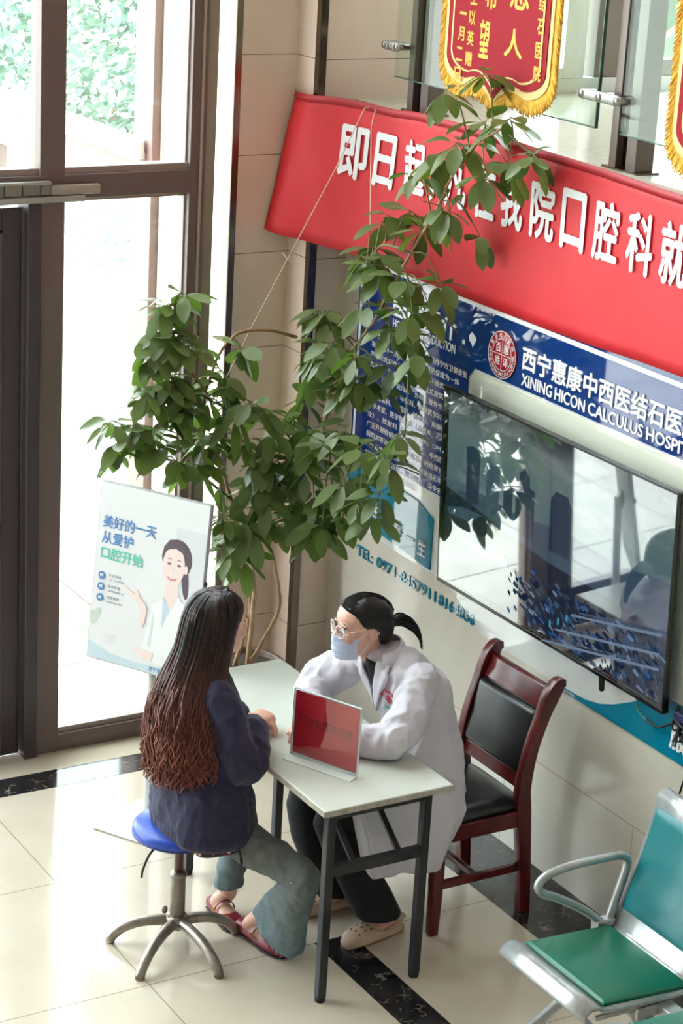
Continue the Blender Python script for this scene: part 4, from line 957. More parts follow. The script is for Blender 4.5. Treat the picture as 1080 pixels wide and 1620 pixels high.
M_lf = leafM('umbrella tree leaf', (42, 68, 38), (74, 106, 58), 0.38)
lf = MB(); pt_ = MB()
def leaflet(base, d, nrm, L, W_, droop):
    """one oval leaflet: centre rib along d, curling down along its length"""
    side = d.cross(nrm).normalized(); n = 7; rows = []
    for i in range(n+1):
        s_ = i/n; w_ = W_*max(0.04, math.sin(pi*min(0.995, s_**1.08*0.965+0.02)))**0.62
        c = base + d*(L*s_) - Z*(droop*L*s_*s_) + nrm*(0.0)
        up = nrm*(0.16*w_)
        rows.append([c - side*w_ + up + nrm*(0.05*W_*math.sin(s_*9)), c, c + side*w_ + up - nrm*(0.05*W_*math.sin(s_*9+1))])
    V_ = [[lf.bm.verts.new(p) for p in r] for r in rows]
    for i in range(n):
        for j in range(2): lf.face((V_[i][j], V_[i+1][j], V_[i+1][j+1], V_[i][j+1]))
for h in HUBS:
    hub = V(h) + V((0, 0, 0.035))
    near = min(ALLP, key=lambda q: (q-hub).length + 0.5*max(0, q.z-hub.z-0.1))
    out = hub-near
    if out.length > 0.015:
        mid = near.lerp(hub, 0.5) + V((0, 0, 0.25*out.length))
        pt_.tube(smooth_path([near, mid, hub], 5), [0.0032]*6 + [0.0022]*5, 5)
    ax = (out.normalized()*0.5 + Z*0.7 + V((rr.gauss(0, .3), rr.gauss(0, .3), 0))).normalized()
    u = ax.orthogonal().normalized(); v = ax.cross(u); n = rr.choice((6, 7, 7, 8)); a0 = rr.uniform(0, 6.28); S_ = rr.uniform(0.75, 1.12)
    for k in range(n):
        a = a0 + 2*pi*k/n + rr.gauss(0, .12); rad = u*math.cos(a) + v*math.sin(a)
        d = (rad*0.80 - Z*rr.uniform(0.0, 0.75) + ax*rr.uniform(-.1, .2)).normalized()
        st_l = 0.028*S_; b0 = hub + d*st_l
        pt_.tube([hub, b0], 0.0014, 4)
        nrm = (Z - d*d.z + V((rr.gauss(0, .22), rr.gauss(0, .22), 0))); nrm = (nrm - d*nrm.dot(d))
        if nrm.length < 1e-3: nrm = d.orthogonal()
        nrm.normalize(); L = rr.uniform(0.090, 0.120)*S_
        leaflet(b0, d, nrm, L, L*rr.uniform(0.25, 0.31), rr.uniform(0.05, 0.40))
pt_.build('petioles', M_stg, pl, fix=False)
lf.build('foliage', M_lf, pl, fix=False)
# strings that hold the branches up
M_str = mat('pale string', (214, 196, 172), 0.8)
def string(name, P, label):
    o = MB().tube([V(p) for p in P], 0.0022, 6).build(name, M_str); return tag(o, label, 'string', 'strings tying up the plant')
s1_ = string('support_string', [(0.34, -0.085, 2.752), (0.335, -0.125, 2.74), (0.315, -0.235, 2.496), (0.268, -0.387, 2.168), (0.22, -0.541, 1.834), (0.27, -0.70, 1.598), (0.275, -0.725, 1.54)], 'long pale string from the banner down to the left part of the plant')
s2_ = string('support_string', [(0.36, -0.09, 2.738), (0.40, -0.13, 2.68), (0.55, -0.20, 2.30), (0.62, -0.25, 2.20), (0.66, -0.25, 2.0), (0.70, -0.25, 1.96)], 'short pale string from the banner top down to the right branch of the plant')
k = MB(); a_ = V((0.262, -0.405, 2.13)); k.tube([a_ + V((-.02, -.012, .022)), a_, a_ + V((.022, .012, -.018))], 0.005, 6, flat=0.4); tag(k.build('string_knot', M_str), 'loose knot of tape on the long string left of the banner', 'string')
# ---------------------------------------------------------------- people
from mathutils.bvhtree import BVHTree
def skinmat(name, c):
    m = mat(name, c, 0.45); b = bsdf(m); b.inputs['Subsurface Weight'].default_value = 0.12; b.inputs['Subsurface Radius'].default_value = (0.02, 0.008, 0.004); b.inputs['Subsurface Scale'].default_value = 0.3
    return m
M_skin = skinmat('skin', (226, 176, 156))
HEAD = [  # z, front, back, half width
    (-.002, .066, .022, .018), (.006, .082, .006, .030), (.022, .088, -.012, .043), (.040, .090, -.032, .052), (.060, .091, -.055, .060), (.085, .0895, -.078, .066), (.105, .087, -.089, .069),
    (.118, .0845, -.094, .071), (.135, .090, -.098, .073), (.155, .0925, -.099, .074), (.175, .086, -.096, .072), (.195, .070, -.084, .064), (.210, .046, -.062, .050), (.220, .018, -.036, .032), (.225, -.004, -.014, .010)]
def head_axes(O, F, U):
    O, F, U = V(O), V(F).normalized(), V(U); U = (U - F*U.dot(F)).normalized(); return O, F, U, F.cross(U)
def head(mb, fr):
    O, F, U, R = fr
    mb.ell([(O + U*z + F*((f+b)/2), R*w, F*((f-b)/2)) for z, f, b, w in HEAD], 28, power=2.25)
    mb.tube([O+F*.086+U*.126, O+F*.098+U*.104, O+F*.108+U*.089, O+F*.094+U*.079], [.006, .0085, .0105, .009], 10, round_cap=True)
    for s in (-1, 1):
        mb.ball(O+F*.099+U*.084+R*.0095*s, (.007, .009, .006), Matrix((R, F, U)).transposed())
        m3 = Matrix((R, F, U)).transposed()
        mb.ball(O + R*(.076*s) - F*.010 + U*.106, (.012, .018, .030), m3)
        mb.ball(O + F*.066 + U*.085 + R*.036*s, (.024, .024, .026), m3)          # cheeks
        mb.ball(O + F*.083 + U*.135 + R*.030*s, (.022, .010, .006), m3)          # brow
    m3 = Matrix((R, F, U)).transposed()
    mb.ball(O+F*.088+U*.060, (.021, .0085, .0055), m3); mb.ball(O+F*.0875+U*.051, (.018, .0085, .006), m3)
    mb.ball(O+F*.074+U*.016, (.022, .018, .016), m3)
def face_parts(fr, person, brow, lips, eyes_down=False):
    O, F, U, R = fr; m3 = Matrix((R, F, U)).transposed()
    for s in (-1, 1):
        e = O + F*.0745 + U*.118 + R*.031*s
        MB().ball(e, (.0125, .0085, .0065), m3).build('eye', mat('eye white', (236, 230, 226), 0.2) if 'eye white' not in MATS else MATS['eye white'], person)
        MB().ball(e + F*.0062 - U*.001, (.0052, .0030, .0052), m3).build('iris', mat('dark iris', (34, 22, 18), 0.15) if 'dark iris' not in MATS else MATS['dark iris'], person)
        MB().tube([e + R*(.0135*k*s) + U*(.0068 - abs(k)*.004) + F*(.0085 - .005*k*k) for k in (-1, -.5, 0, .5, 1)], .0012, 6).build('eyelashes', brow, person)
        MB().tube([e + R*((.017*k+.002)*s) + U*(.0195 + .003*(1-k*k)) + F*(.013 - .007*max(0, k)**2) for k in (-1, -.5, 0, .5, 1)], [.0016, .0024, .0024, .002, .001], 6).build('eyebrow', brow, person)
    MB().ball(O+F*.0915+U*.060, (.019, .0065, .0045), m3).build('lips', lips, person)
    o = MB().ball(O+F*.0915+U*.0525, (.016, .0065, .005), m3).build('lips', lips, person)
def hand(mb, W, D, N, side, curl=(25, 35, 25), spread=0.05, scale=1.0, thumb=0.8):
    """palm, four fingers, thumb. D towards the fingers, N out of the back of the hand, side +1/-1 the thumb side along D x N"""
    W, D, N = V(W), V(D).normalized(), V(N); N = (N - D*N.dot(D)).normalized(); Sd = D.cross(N)*side; k = scale
    mb.ell([(W - D*.02*k, Sd*.023*k, N*.018*k), (W + D*.01*k, Sd*.026*k, N*.016*k), (W + D*.045*k, Sd*.036*k, N*.0145*k), (W + D*.080*k, Sd*.039*k, N*.0125*k), (W + D*.090*k, Sd*.036*k, N*.010*k)], 18, power=2.6)
    for i, (off, L) in enumerate(((.030, .070), (.0100, .079), (-.0100, .073), (-.0295, .056))):
        p = W + D*(.084 - .004*abs(i-1.2))*k + Sd*off*k; ang = 0; pts = [p - D*.02*k, p]; d0 = (D + Sd*(off*spread*20)).normalized()
        for f, c in zip((.45, .30, .25), curl):
            ang += math.radians(c + 4*i); d = d0*math.cos(ang) - N*math.sin(ang); p = p + d*L*f*k; pts.append(p)
        mb.tube(pts, [.0092*k, .0092*k, .0086*k, .0078*k, .0066*k], 10, round_cap=True)
    p = W + D*.022*k + Sd*.024*k; d1 = (D*.62 + Sd*thumb - N*.25).normalized(); d2 = (D*.9 + Sd*.25*thumb - N*.35).normalized()
    mb.tube([p - d1*.012*k, p + d1*.030*k, p + d1*.034*k + d2*.020*k, p + d1*.034*k + d2*.044*k], [.0125*k, .0115*k, .0098*k, .0078*k], 10, round_cap=True)
def strands(mb, P, r0, r1, seg=4, flat=0.5):
    n = len(P); mb.tube(P, [r0 + (r1-r0)*i/(n-1) for i in range(n)], seg, flat=flat)
def hairmat(name, c_top, c_bot, z_top, z_bot):
    m = mat(name, c_top, 0.38, spec=0.45); t = NT(m); b = bsdf(m); co = t.coord(); z = t.xyz(co)[2]
    f = t.node('ShaderNodeMapRange'); t.link(z, f.inputs[0]); f.inputs[1].default_value = z_bot; f.inputs[2].default_value = z_top
    g = t.node('ShaderNodeNewGeometry')
    f2 = t.math('ADD', f.outputs[0], t.math('MULTIPLY', t.math('SUBTRACT', g.outputs['Random Per Island'], 0.5), 0.45))
    t.link(t.ramp(f2, [(0.0, lin(c_bot)), (1.0, lin(c_top))]), b.inputs['Base Color'])
    return m

# ================================================================ visitor on the blue stool
vis = None
pf = head_axes((1.590, -1.375, 1.075), (-0.02, 1.0, -0.06), (0.0, 0.06, 1.0))
O, F, U, R = pf
B = MB(); head(B, pf)
B.tube([O + U*.05 - F*.02, O - F*.035 - U*.02, V((1.596, -1.425, 1.015))], [.050, .047, .058], 18, round_cap=True)
tor = [((1.655, -1.46, .50), .165, .125), ((1.648, -1.465, .60), .155, .115), ((1.632, -1.465, .75), .140, .105), ((1.615, -1.45, .88), .160, .105), ((1.605, -1.435, .965), .165, .085), ((1.598, -1.43, 1.01), .11, .065)]
B.ell([(c, X*a, Y*b_) for c, a, b_ in tor], 24)
RW, LW = V((1.622, -1.240, .793)), V((1.530, -1.225, .788))
B.tube([(1.745, -1.435, .97), (1.815, -1.370, .750), RW], [.05, .045, .027], 14, round_cap=True)
B.tube([(1.455, -1.43, .97), (1.405, -1.33, .785), LW], [.05, .045, .027], 14, round_cap=True)
hand(B, RW + V((-.008, .012, .004)), V((-.42, .85, .06)), V((.15, -.05, 1)), -1, (30, 42, 30), 0.02, 0.95, 0.6)
hand(B, LW + V((.012, .012, -.008)), V((.62, .72, .02)), V((-.1, .15, 1)), 1, (28, 40, 30), 0.02, 0.92, 0.5)
rk, ra = V((2.018, -1.23, .380)), V((1.735, -1.245, .075)); lk, la = V((1.585, -1.255, .40)), V((1.530, -1.255, .085))
B.tube([(1.70, -1.43, .505), (1.84, -1.34, .435), rk], [.058, .052, .042], 16, round_cap=True); B.tube([rk, rk.lerp(ra, .4), ra], [.042, .042, .032], 14, round_cap=True)
B.tube([(1.60, -1.43, .505), (1.595, -1.34, .455), lk], [.060, .052, .042], 16, round_cap=True); B.tube([lk, lk.lerp(la, .4), la], [.042, .042, .032], 14, round_cap=True)
def foot(mb, heel, toe, ank, w=.034):
    heel, toe, ank = V(heel), V(toe), V(ank); d = (toe-heel).normalized(); s = d.cross(Z).normalized(); L = (toe-heel).length
    mb.ell([(heel + d*.008 + Z*.026, s*w*.55, Z*.018), (heel + d*L*.18 + Z*.032, s*w*.85, Z*.028), (heel + d*L*.45 + Z*.032, s*w*.92, Z*.026), (heel + d*L*.72 + Z*.022, s*w*1.08, Z*.017), (heel + d*L*.90 + Z*.018, s*w*.9, Z*.013), (toe - d*.004 + Z*.016, s*w*.45, Z*.009)], 16)
    mb.tube([ank, heel + d*L*.22 + Z*.045], [.033, .034], 14, round_cap=True)
rh, rt = (1.665, -1.268, 0.004), (1.905, -1.222, 0.004); lh, lt = (1.475, -1.282, 0.004), (1.672, -1.292, 0.004)
foot(B, rh, rt, ra); foot(B, lh, lt, la)
vis = remesh(B, 0.0034, 5).build('person', M_skin)
tag(vis, 'visitor with long brown hair, navy sweater and jeans seated on the blue stool', 'person')
face_parts(pf, vis, mat('dark brown brow', (46, 32, 28), 0.6), mat('rose lips', (196, 96, 98), 0.4))
# sweater
M_nav = noisy(mat('navy knit', (34, 31, 62), 0.85), (29, 26, 54), (41, 37, 72), 40, 0.25, 260)
bsdf(M_nav).inputs['Sheen Weight'].default_value = 0.15
B = MB()
tor = [((1.680, -1.445, .455), .192, .158), ((1.682, -1.445, .48), .206, .170), ((1.674, -1.450, .56), .202, .166), ((1.658, -1.457, .66), .188, .152), ((1.642, -1.460, .76), .178, .140), ((1.620, -1.448, .88), .182, .126), ((1.606, -1.436, .955), .182, .104), ((1.600, -1.428, 1.005), .140, .080), ((1.596, -1.420, 1.04), .082, .064), ((1.594, -1.415, 1.058), .064, .058)]
B.ell([(c, X*a, Y*b_) for c, a, b_ in tor], 36, power=2.2)
B.tube(smooth_path([(1.735, -1.435, .975), (1.778, -1.422, .90), (1.810, -1.400, .80), (1.815, -1.368, .748), (1.765, -1.318, .785), (1.700, -1.280, .805), (1.645, -1.252, .800)], 4), [.058, .061, .063, .064, .066, .067, .068, .069, .070, .071, .072, .072, .071, .068, .065, .063, .060, .058, .056, .054, .052, .049, .046, .044, .042], 18, round_cap=True)
B.tube(smooth_path([(1.465, -1.44, .975), (1.425, -1.42, .90), (1.395, -1.375, .80), (1.41, -1.33, .79), (1.465, -1.275, .80), (1.520, -1.237, .792)], 4), [.058, .061, .063, .065, .067, .069, .070, .073, .072, .070, .067, .064, .061, .058, .055, .052, .050, .047, .045, .043, .041], 18, round_cap=True)
sw = remesh(B, 0.007, 6, 0.5, [(0.008, (7, 7, 2.6), 1.0), (0.0045, (15, 14, 8), 7.0), (0.0015, (40, 40, 26), 3.0)]).build('sweater', M_nav, vis)
def cuff(P, r, name, par, m, ribs=26, amp=.0016):
    P = smooth_path(P, 4); n = len(P); k = MB(); d = (P[-1]-P[0]).normalized(); u = d.orthogonal().normalized(); w_ = d.cross(u); seg = ribs*4
    R_ = []
    for i, p in enumerate(P):
        rr_ = r[0] + (r[1]-r[0])*i/(n-1)
        R_.append([p + (u*math.cos(2*pi*j/seg) + w_*math.sin(2*pi*j/seg))*(rr_ + amp*math.cos(2*pi*j/4)) for j in range(seg)])
    k.rings(R_); return k.build(name, m, par)
cuff([(1.672, -1.270, .803), (1.652, -1.257, .801), (1.628, -1.242, .797)], (.046, .036), 'cuff', sw, M_nav)
cuff([(1.498, -1.252, .796), (1.510, -1.244, .794), (1.528, -1.230, .790)], (.044, .036), 'cuff', sw, M_nav)
k = MB(); seg = 240
k.rings([[V((cx + a*math.copysign(abs(math.cos(2*pi*j/seg))**.91, math.cos(2*pi*j/seg))*(1+.006*math.cos(2*pi*j/4)), cy + b_*math.copysign(abs(math.sin(2*pi*j/seg))**.91, math.sin(2*pi*j/seg))*(1+.006*math.cos(2*pi*j/4)), z)) for j in range(seg)] for cx, cy, z, a, b_ in ((1.681, -1.445, .450, .182, .148), (1.681, -1.445, .456, .197, .162), (1.682, -1.445, .475, .206, .170), (1.680, -1.447, .505, .207, .171), (1.680, -1.447, .515, .200, .165))])
k.build('ribbed_hem', M_nav, sw)
k = MB(); k.tube([V((1.594 + .062*math.cos(a), -1.415 + .058*math.sin(a), 1.056 - .010*math.sin(a))) for a in [2*pi*i/24 for i in range(25)]], .010, 8); k.build('neckband', M_nav, sw)
# blouse hem peeking out
M_fl = mat('dark floral cloth', (40, 30, 38), 0.7); t = NT(M_fl); co = t.coord(); vo = t.node('ShaderNodeTexVoronoi'); vo.inputs['Scale'].default_value = 46; t.link(co, vo.inputs[0])
t.link(t.ramp(vo.outputs['Distance'], [(0.18, lin((214, 196, 190))), (0.28, lin((150, 74, 78))), (0.42, lin((36, 28, 38)))]), bsdf(M_fl).inputs['Base Color'])
k = MB(); seg = 60
k.rings([[V((1.678 + (a + .008*math.sin(7*2*pi*j/seg))*math.cos(2*pi*j/seg), -1.447 + (b_ + .008*math.sin(9*2*pi*j/seg))*math.sin(2*pi*j/seg), z + .006*math.sin(5*2*pi*j/seg))) for j in range(seg)] for z, a, b_ in ((.470, .175, .145), (.452, .186, .155), (.438, .188, .158), (.436, .180, .150))])
k.build('blouse_hem', M_fl, vis)
# jeans
M_jn = mat('faded denim', (126, 134, 134), 0.8); t = NT(M_jn); co = t.coord(); z = t.xyz(co)[2]
f = t.node('ShaderNodeMapRange'); t.link(z, f.inputs[0]); f.inputs[1].default_value = 0.05; f.inputs[2].default_value = 0.42
nz = t.noise(co, 26, 4)
c1 = t.ramp(nz, [(0.3, lin((88, 108, 116))), (0.7, lin((116, 134, 140)))]); c2 = t.ramp(nz, [(0.3, lin((84, 90, 88))), (0.7, lin((108, 113, 109)))])
t.link(t.mix(f.outputs[0], c1, c2), bsdf(M_jn).inputs['Base Color']); t.link(t.bump(t.noise(co, 400, 2), 0.15, 0.001), bsdf(M_jn).inputs['Normal'])
B = MB()
B.ell([((1.66, -1.455, .485), X*.16, Y*.135), ((1.66, -1.455, .53), X*.165, Y*.135), ((1.65, -1.46, .60), X*.155, Y*.125)], 24)
B.tube(smooth_path([(1.71, -1.42, .50), (1.83, -1.345, .440), (1.93, -1.275, .405), (2.015, -1.230, .378)], 4), [.078, .076, .074, .072, .070, .069, .067, .066, .064, .063, .061, .060, .059], 20, round_cap=True)
B.tube(smooth_path([(1.60, -1.42, .49), (1.595, -1.34, .46), (1.586, -1.262, .40)], 4), [.082, .080, .078, .076, .073, .070, .067, .065, .062], 20, round_cap=True)
def flare(mb, rows):
    """rows: centre, half-width vector, half-depth vector"""
    mb.ell(rows, 28, power=2.1)
dx = V((.90, .0, -.30)).normalized()
flare(B, [((2.016, -1.230, .405), X*.045, Y*.048), ((2.014, -1.230, .370), X*.060, Y*.058), ((1.990, -1.230, .32), dx*.066, Y*.058), ((1.942, -1.228, .25), dx*.084, Y*.062), ((1.892, -1.226, .165), dx*.112, Y*.066), ((1.858, -1.225, .100), dx*.138, Y*.072), ((1.848, -1.225, .082), dx*.132, Y*.066)])
flare(B, [((1.585, -1.255, .42), X*.050, Y*.050), ((1.582, -1.252, .37), X*.056, Y*.058), ((1.570, -1.250, .28), X*.050, Y*.052), ((1.548, -1.258, .17), X*.048, Y*.052), ((1.540, -1.260, .128), X*.050, Y*.054), ((1.539, -1.260, .120), X*.046, Y*.048)])
jn = remesh(B, 0.006, 5, 0.5, [(0.005, (9, 9, 9), 3.0), (0.0025, (22, 22, 14), 5.0)]).build('jeans', M_jn, vis)
rr = random.Random(31); fr_ = MB()
for i in range(90):
    a = rr.uniform(0, 2*pi); c = V((1.852, -1.225, .090)) + dx*.134*math.cos(a) + Y*.067*math.sin(a)
    fr_.tube([c, c + V((rr.gauss(0, .006), rr.gauss(0, .006), -rr.uniform(.006, .02)))], .0007, 4)
for i in range(50):
    a = rr.uniform(0, 2*pi); c = V((1.539, -1.260, .124)) + X*.048*math.cos(a) + Y*.052*math.sin(a)
    fr_.tube([c, c + V((rr.gauss(0, .005), rr.gauss(0, .005), -rr.uniform(.006, .02)))], .0007, 4)
fr_.build('frayed_hem', mat('pale thread', (196, 200, 196), 0.9), jn)
k = MB()
for i in range(9):
    a = V((1.975, -1.292, .36)) + V((rr.uniform(-.03, .03), rr.uniform(-.002, .006), rr.uniform(-.03, .02)))
    k.tube(smooth_path([a, a + V((.02, -.004, rr.uniform(-.008, .004))), a + V((.045, .006, rr.uniform(-.012, .006)))], 3), .0016, 5)
k.build('knee_threads', MATS['pale thread'], jn)
k = MB(); k.tube(smooth_path([(1.86, -1.42, .50), (1.885, -1.415, .46), (1.893, -1.41, .43)], 4), .0035, 6); k.tube([(1.893, -1.41, .432), (1.896, -1.409, .408)], .0055, 8); k.build('drawstring', mat('black cord', (24, 24, 28), 0.6), jn)
# shoes
M_shoe = mat('dark red leather', (126, 24, 42), 0.35)
def shoe(heel, toe, par, buckle):
    heel, toe = V(heel), V(toe); d = (toe-heel).normalized(); s = d.cross(Z).normalized(); L = (toe-heel).length + .018; heel = heel - d*.009; heel.z = 0.0035; k = MB()
    prof = [(.0, .018, .022, .030), (.03, .033, .026, .036), (.16, .036, .026, .034), (.38, .037, .020, .026), (.52, .040, .019, .024), (.66, .043, .022, .026), (.82, .041, .021, .022), (.94, .030, .017, .017), (1.0, .012, .011, .012)]
    k.ell([(heel + d*L*a + Z*(h*.95), s*w_, Z*h*.95) for a, w_, h, _ in prof], 22, power=2.7)
    o = k.build('shoe', M_shoe, par)
    q = MB(); q.ell([(heel + d*L*a + Z*.004, s*(w_+.0015), Z*.0042) for a, w_, h, _ in prof], 20, power=4); q.build('sole', mat('black shoe sole', (34, 22, 24), 0.6) if 'black shoe sole' not in MATS else MATS['black shoe sole'], o)
    P = [heel + d*L*.44 + s*(.041*math.cos(a)) + Z*(.030 + .038*math.sin(a)) for a in [pi*i/12 for i in range(13)]]
    MB().tube(P, .0062, 8, flat=0.35, up=d.cross(Z).cross(d)).build('strap', M_shoe, o)
    c = heel + d*L*.44 + s*.040 + Z*.042; b_ = MB(); b_.tube([c + (d*.009*math.cos(a) + Z*.009*math.sin(a)) for a in [2*pi*i/14 for i in range(15)]], .0022, 6); b_.build('buckle', mat('brass', (214, 170, 110), 0.25, 1.0) if 'brass' not in MATS else MATS['brass'], o)
    return o
shoe(rh, rt, vis, 1); shoe(lh, lt, vis, 1)
# long wavy hair
M_hair = hairmat('long brown hair', (26, 21, 20), (132, 72, 58), 1.16, 0.76)
HZ = [  # z, centre x, centre y, half width, back depth
    (1.313, 1.590, -1.380, .012, .012), (1.307, 1.590, -1.380, .036, .038), (1.292, 1.590, -1.380, .064, .074), (1.258, 1.590, -1.382, .086, .100), (1.215, 1.590, -1.384, .093, .114), (1.165, 1.592, -1.390, .097, .120), (1.11, 1.597, -1.402, .101, .124),
    (1.05, 1.606, -1.425, .114, .134), (.99, 1.620, -1.450, .134, .146), (.92, 1.636, -1.474, .156, .154), (.84, 1.650, -1.490, .170, .154), (.76, 1.656, -1.496, .172, .150), (.66, 1.656, -1.496, .155, .140)]
def hz(z):
    for i in range(len(HZ)-1):
        if HZ[i][0] >= z >= HZ[i+1][0]:
            f = (HZ[i][0]-z)/(HZ[i][0]-HZ[i+1][0]); return [HZ[i][j] + (HZ[i+1][j]-HZ[i][j])*f for j in range(1, 5)]
    return HZ[0][1:] if z > HZ[0][0] else HZ[-1][1:]
def hfront(z):
    T = [(0, .066), (1.16, .066), (1.20, .080), (1.25, .098), (1.285, .088), (1.300, .064), (1.310, .034), (1.32, .012)]
    for i in range(len(T)-1):
        if T[i][0] <= z <= T[i+1][0]: return T[i][1] + (T[i+1][1]-T[i][1])*(z-T[i][0])/(T[i+1][0]-T[i][0])
    return .012
def hp(z, a, k=1.0):
    """point of the hair envelope at height z; a = angle from straight back, positive to the visitor's right (+x)"""
    cx, cy, hw, bd = hz(z); c, s = math.cos(a), math.sin(a)
    return V((cx + hw*k*math.copysign(abs(s)**.9, s), cy - (bd if c > 0 else hfront(z))*k*math.copysign(abs(c)**.9, c), z))
rr = random.Random(77); H = MB()
inner = MB()
zs = [1.314, 1.307, 1.292, 1.258, 1.215, 1.165, 1.11, 1.05, .99, .92, .84, .77, .72]
for a0, a1 in ((-1.0, 1.0),):
    R_ = []
    for z in zs:
        lim = 3.0 if z > 1.262 else (2.45 if z > 1.235 else (2.15 if z > 1.09 else (1.75 if z > 1.0 else 1.5))); n = 26
        outer = [hp(z, -lim + 2*lim*i/n, .93 if z < 1.29 else .9) for i in range(n+1)]
        innr = [hp(z, lim - 2*lim*i/n, .72 if z < 1.23 else .55) for i in range(n+1)]
        R_.append(outer + innr)
    inner.rings(R_)
for f in inner.bm.faces: pass
me_ = bpy.data.meshes.new('t'); bmesh.ops.recalc_face_normals(inner.bm, faces=inner.bm.faces); inner.bm.to_mesh(me_); inner.bm.free(); H.bm.from_mesh(me_); bpy.data.meshes.remove(me_)
for i in range(980):
    a = rr.uniform(-2.3, 2.3); top = rr.uniform(1.20, 1.305) if i % 3 else 1.306
    zend = 0.655 + abs(rr.gauss(0, .055)) + 0.03*(abs(a)/1.8)**2
    if abs(a) > 1.85: zend = max(zend, rr.uniform(.86, 1.02))
    ph, ph2 = rr.uniform(0, 6.28), rr.uniform(0, 6.28); k0 = rr.uniform(.90, 1.03); a_end = a*rr.uniform(.72, .90); P = []; n = 22
    fq = rr.uniform(30, 46)
    for j in range(n+1):
        s_ = j/n; z = top + (zend-top)*s_
        wv = max(0, (1.10-z))/.36
        aa = a + (a_end-a)*min(1, s_*1.2) + .14*wv*math.sin(fq*(top-z) + ph) 
        p = hp(z, aa, k0 + .09*wv*math.sin(fq*(top-z) + ph2) + .03*wv*rr.uniform(-1, 1))
        P.append(p)
    strands(H, P, rr.choice((.0034, .0042, .0062)), rr.choice((.0018, .0028, .0036)), 4, 0.45)
for i in range(130):                                   # parting and crown
    a = rr.uniform(-2.4, 2.4); P = [V((1.590 + .006*rr.uniform(-1, 1), -1.335 - .075*rr.random(), 1.3115))]
    for z in (1.308, 1.292, 1.258, 1.21): P.append(hp(z, a, 1.01))
    strands(H, smooth_path(P, 3), .0036, .0036, 4, 0.5)
H.build('long_hair', M_hair, vis, fix=False)

# ================================================================ doctor in the white coat
df = head_axes((1.612, -.795, .985), (-0.10, -1.0, -0.03), (0.0, -0.03, 1.0))
O, F, U, R = df
B = MB(); head(B, df)
B.tube([O + U*.06 - F*.02, O - F*.045 - U*.005, V((1.668, -.715, .965))], [.050, .046, .058], 18, round_cap=True)
dt = [((1.775, -.605, .50), .155, .11), ((1.77, -.61, .62), .14, .095), ((1.75, -.62, .75), .135, .09), ((1.725, -.645, .87), .145, .09), ((1.70, -.675, .945), .165, .08), ((1.68, -.71, .98), .10, .065)]
B.ell([(c, X*a, (Y*.93 + Z*.35).normalized()*b_) for c, a, b_ in dt], 24)
LWd, RWd = V((1.775, -1.035, .785)), V((1.640, -1.015, .785))
B.tube([(1.86, -.69, .95), (1.965, -.855, .79), LWd], [.05, .042, .026], 14, round_cap=True)
B.tube([(1.52, -.72, .94), (1.385, -.83, .795), RWd], [.05, .042, .026], 14, round_cap=True)
hand(B, LWd + V((-.012, -.004, -.004)), V((-.85, -.30, -.03)), V((.0, .05, 1)), -1, (20, 30, 20), 0.03, 0.92, 0.6)
hand(B, RWd + V((.010, -.010, -.006)), V((.55, -.62, -.03)), V((.0, .05, 1)), 1, (20, 30, 20), 0.03, 0.92, 0.5)
dlk, dla = V((1.815, -.985, .47)), V((1.885, -.795, .10)); drk, dra = V((1.625, -.985, .46)), V((1.66, -.86, .10))
B.tube([(1.83, -.56, .515), (1.84, -.75, .52), dlk], [.066, .060, .048], 16, round_cap=True); B.tube([dlk, dlk.lerp(dla, .4), dla], [.050, .046, .034], 14, round_cap=True)
B.tube([(1.72, -.56, .515), (1.68, -.75, .52), drk], [.066, .060, .048], 16, round_cap=True); B.tube([drk, drk.lerp(dra, .4), dra], [.050, .046, .034], 14, round_cap=True)
dlh, dlt = (1.90, -.745, .012), (1.932, -.985, .008); drh, drt = (1.665, -.80, .012), (1.655, -1.035, .008)
foot(B, dlh, dlt, dla, .036); foot(B, drh, drt, dra, .036)
doc = remesh(B, 0.0034, 5).build('person', M_skin)
tag(doc, 'doctor in white coat, mask and glasses leaning on the cream table', 'person')
M_bh = hairmat('black hair', (20, 18, 20), (30, 26, 27), 1.2, 0.9)
face_parts(df, doc, mat('black brow', (30, 24, 24), 0.6), MATS['rose lips'])
# trousers
M_tr = noisy(mat('black trousers', (22, 22, 26), 0.8), (18, 18, 22), (28, 28, 33), 30)
B = MB()
B.tube(smooth_path([(1.83, -.56, .515), (1.845, -.75, .52), dlk], 4), [.098, .097, .096, .094, .090, .086, .082, .080, .078], 18, round_cap=True); B.tube(smooth_path([(1.72, -.56, .515), (1.69, -.75, .52), drk], 4), [.098, .097, .096, .094, .090, .086, .082, .080, .078], 18, round_cap=True)
flare(B, [(dlk + V((0, 0, .05)), X*.06, Y*.06), (dlk - Z*.03, X*.082, Y*.085), ((1.84, -.935, .30), X*.084, Y*.088), ((1.868, -.87, .17), X*.088, Y*.088), ((1.885, -.835, .088), X*.090, Y*.088), ((1.885, -.835, .080), X*.083, Y*.082)])
flare(B, [(drk + V((0, 0, .05)), X*.06, Y*.06), (drk - Z*.03, X*.082, Y*.085), ((1.635, -.96, .30), X*.084, Y*.088), ((1.65, -.91, .17), X*.088, Y*.088), ((1.66, -.885, .088), X*.090, Y*.088), ((1.66, -.885, .080), X*.083, Y*.082)])
remesh(B, 0.006, 4, 0.5, [(0.003, (9, 9, 4), 3.0)]).build('trousers', M_tr, doc)
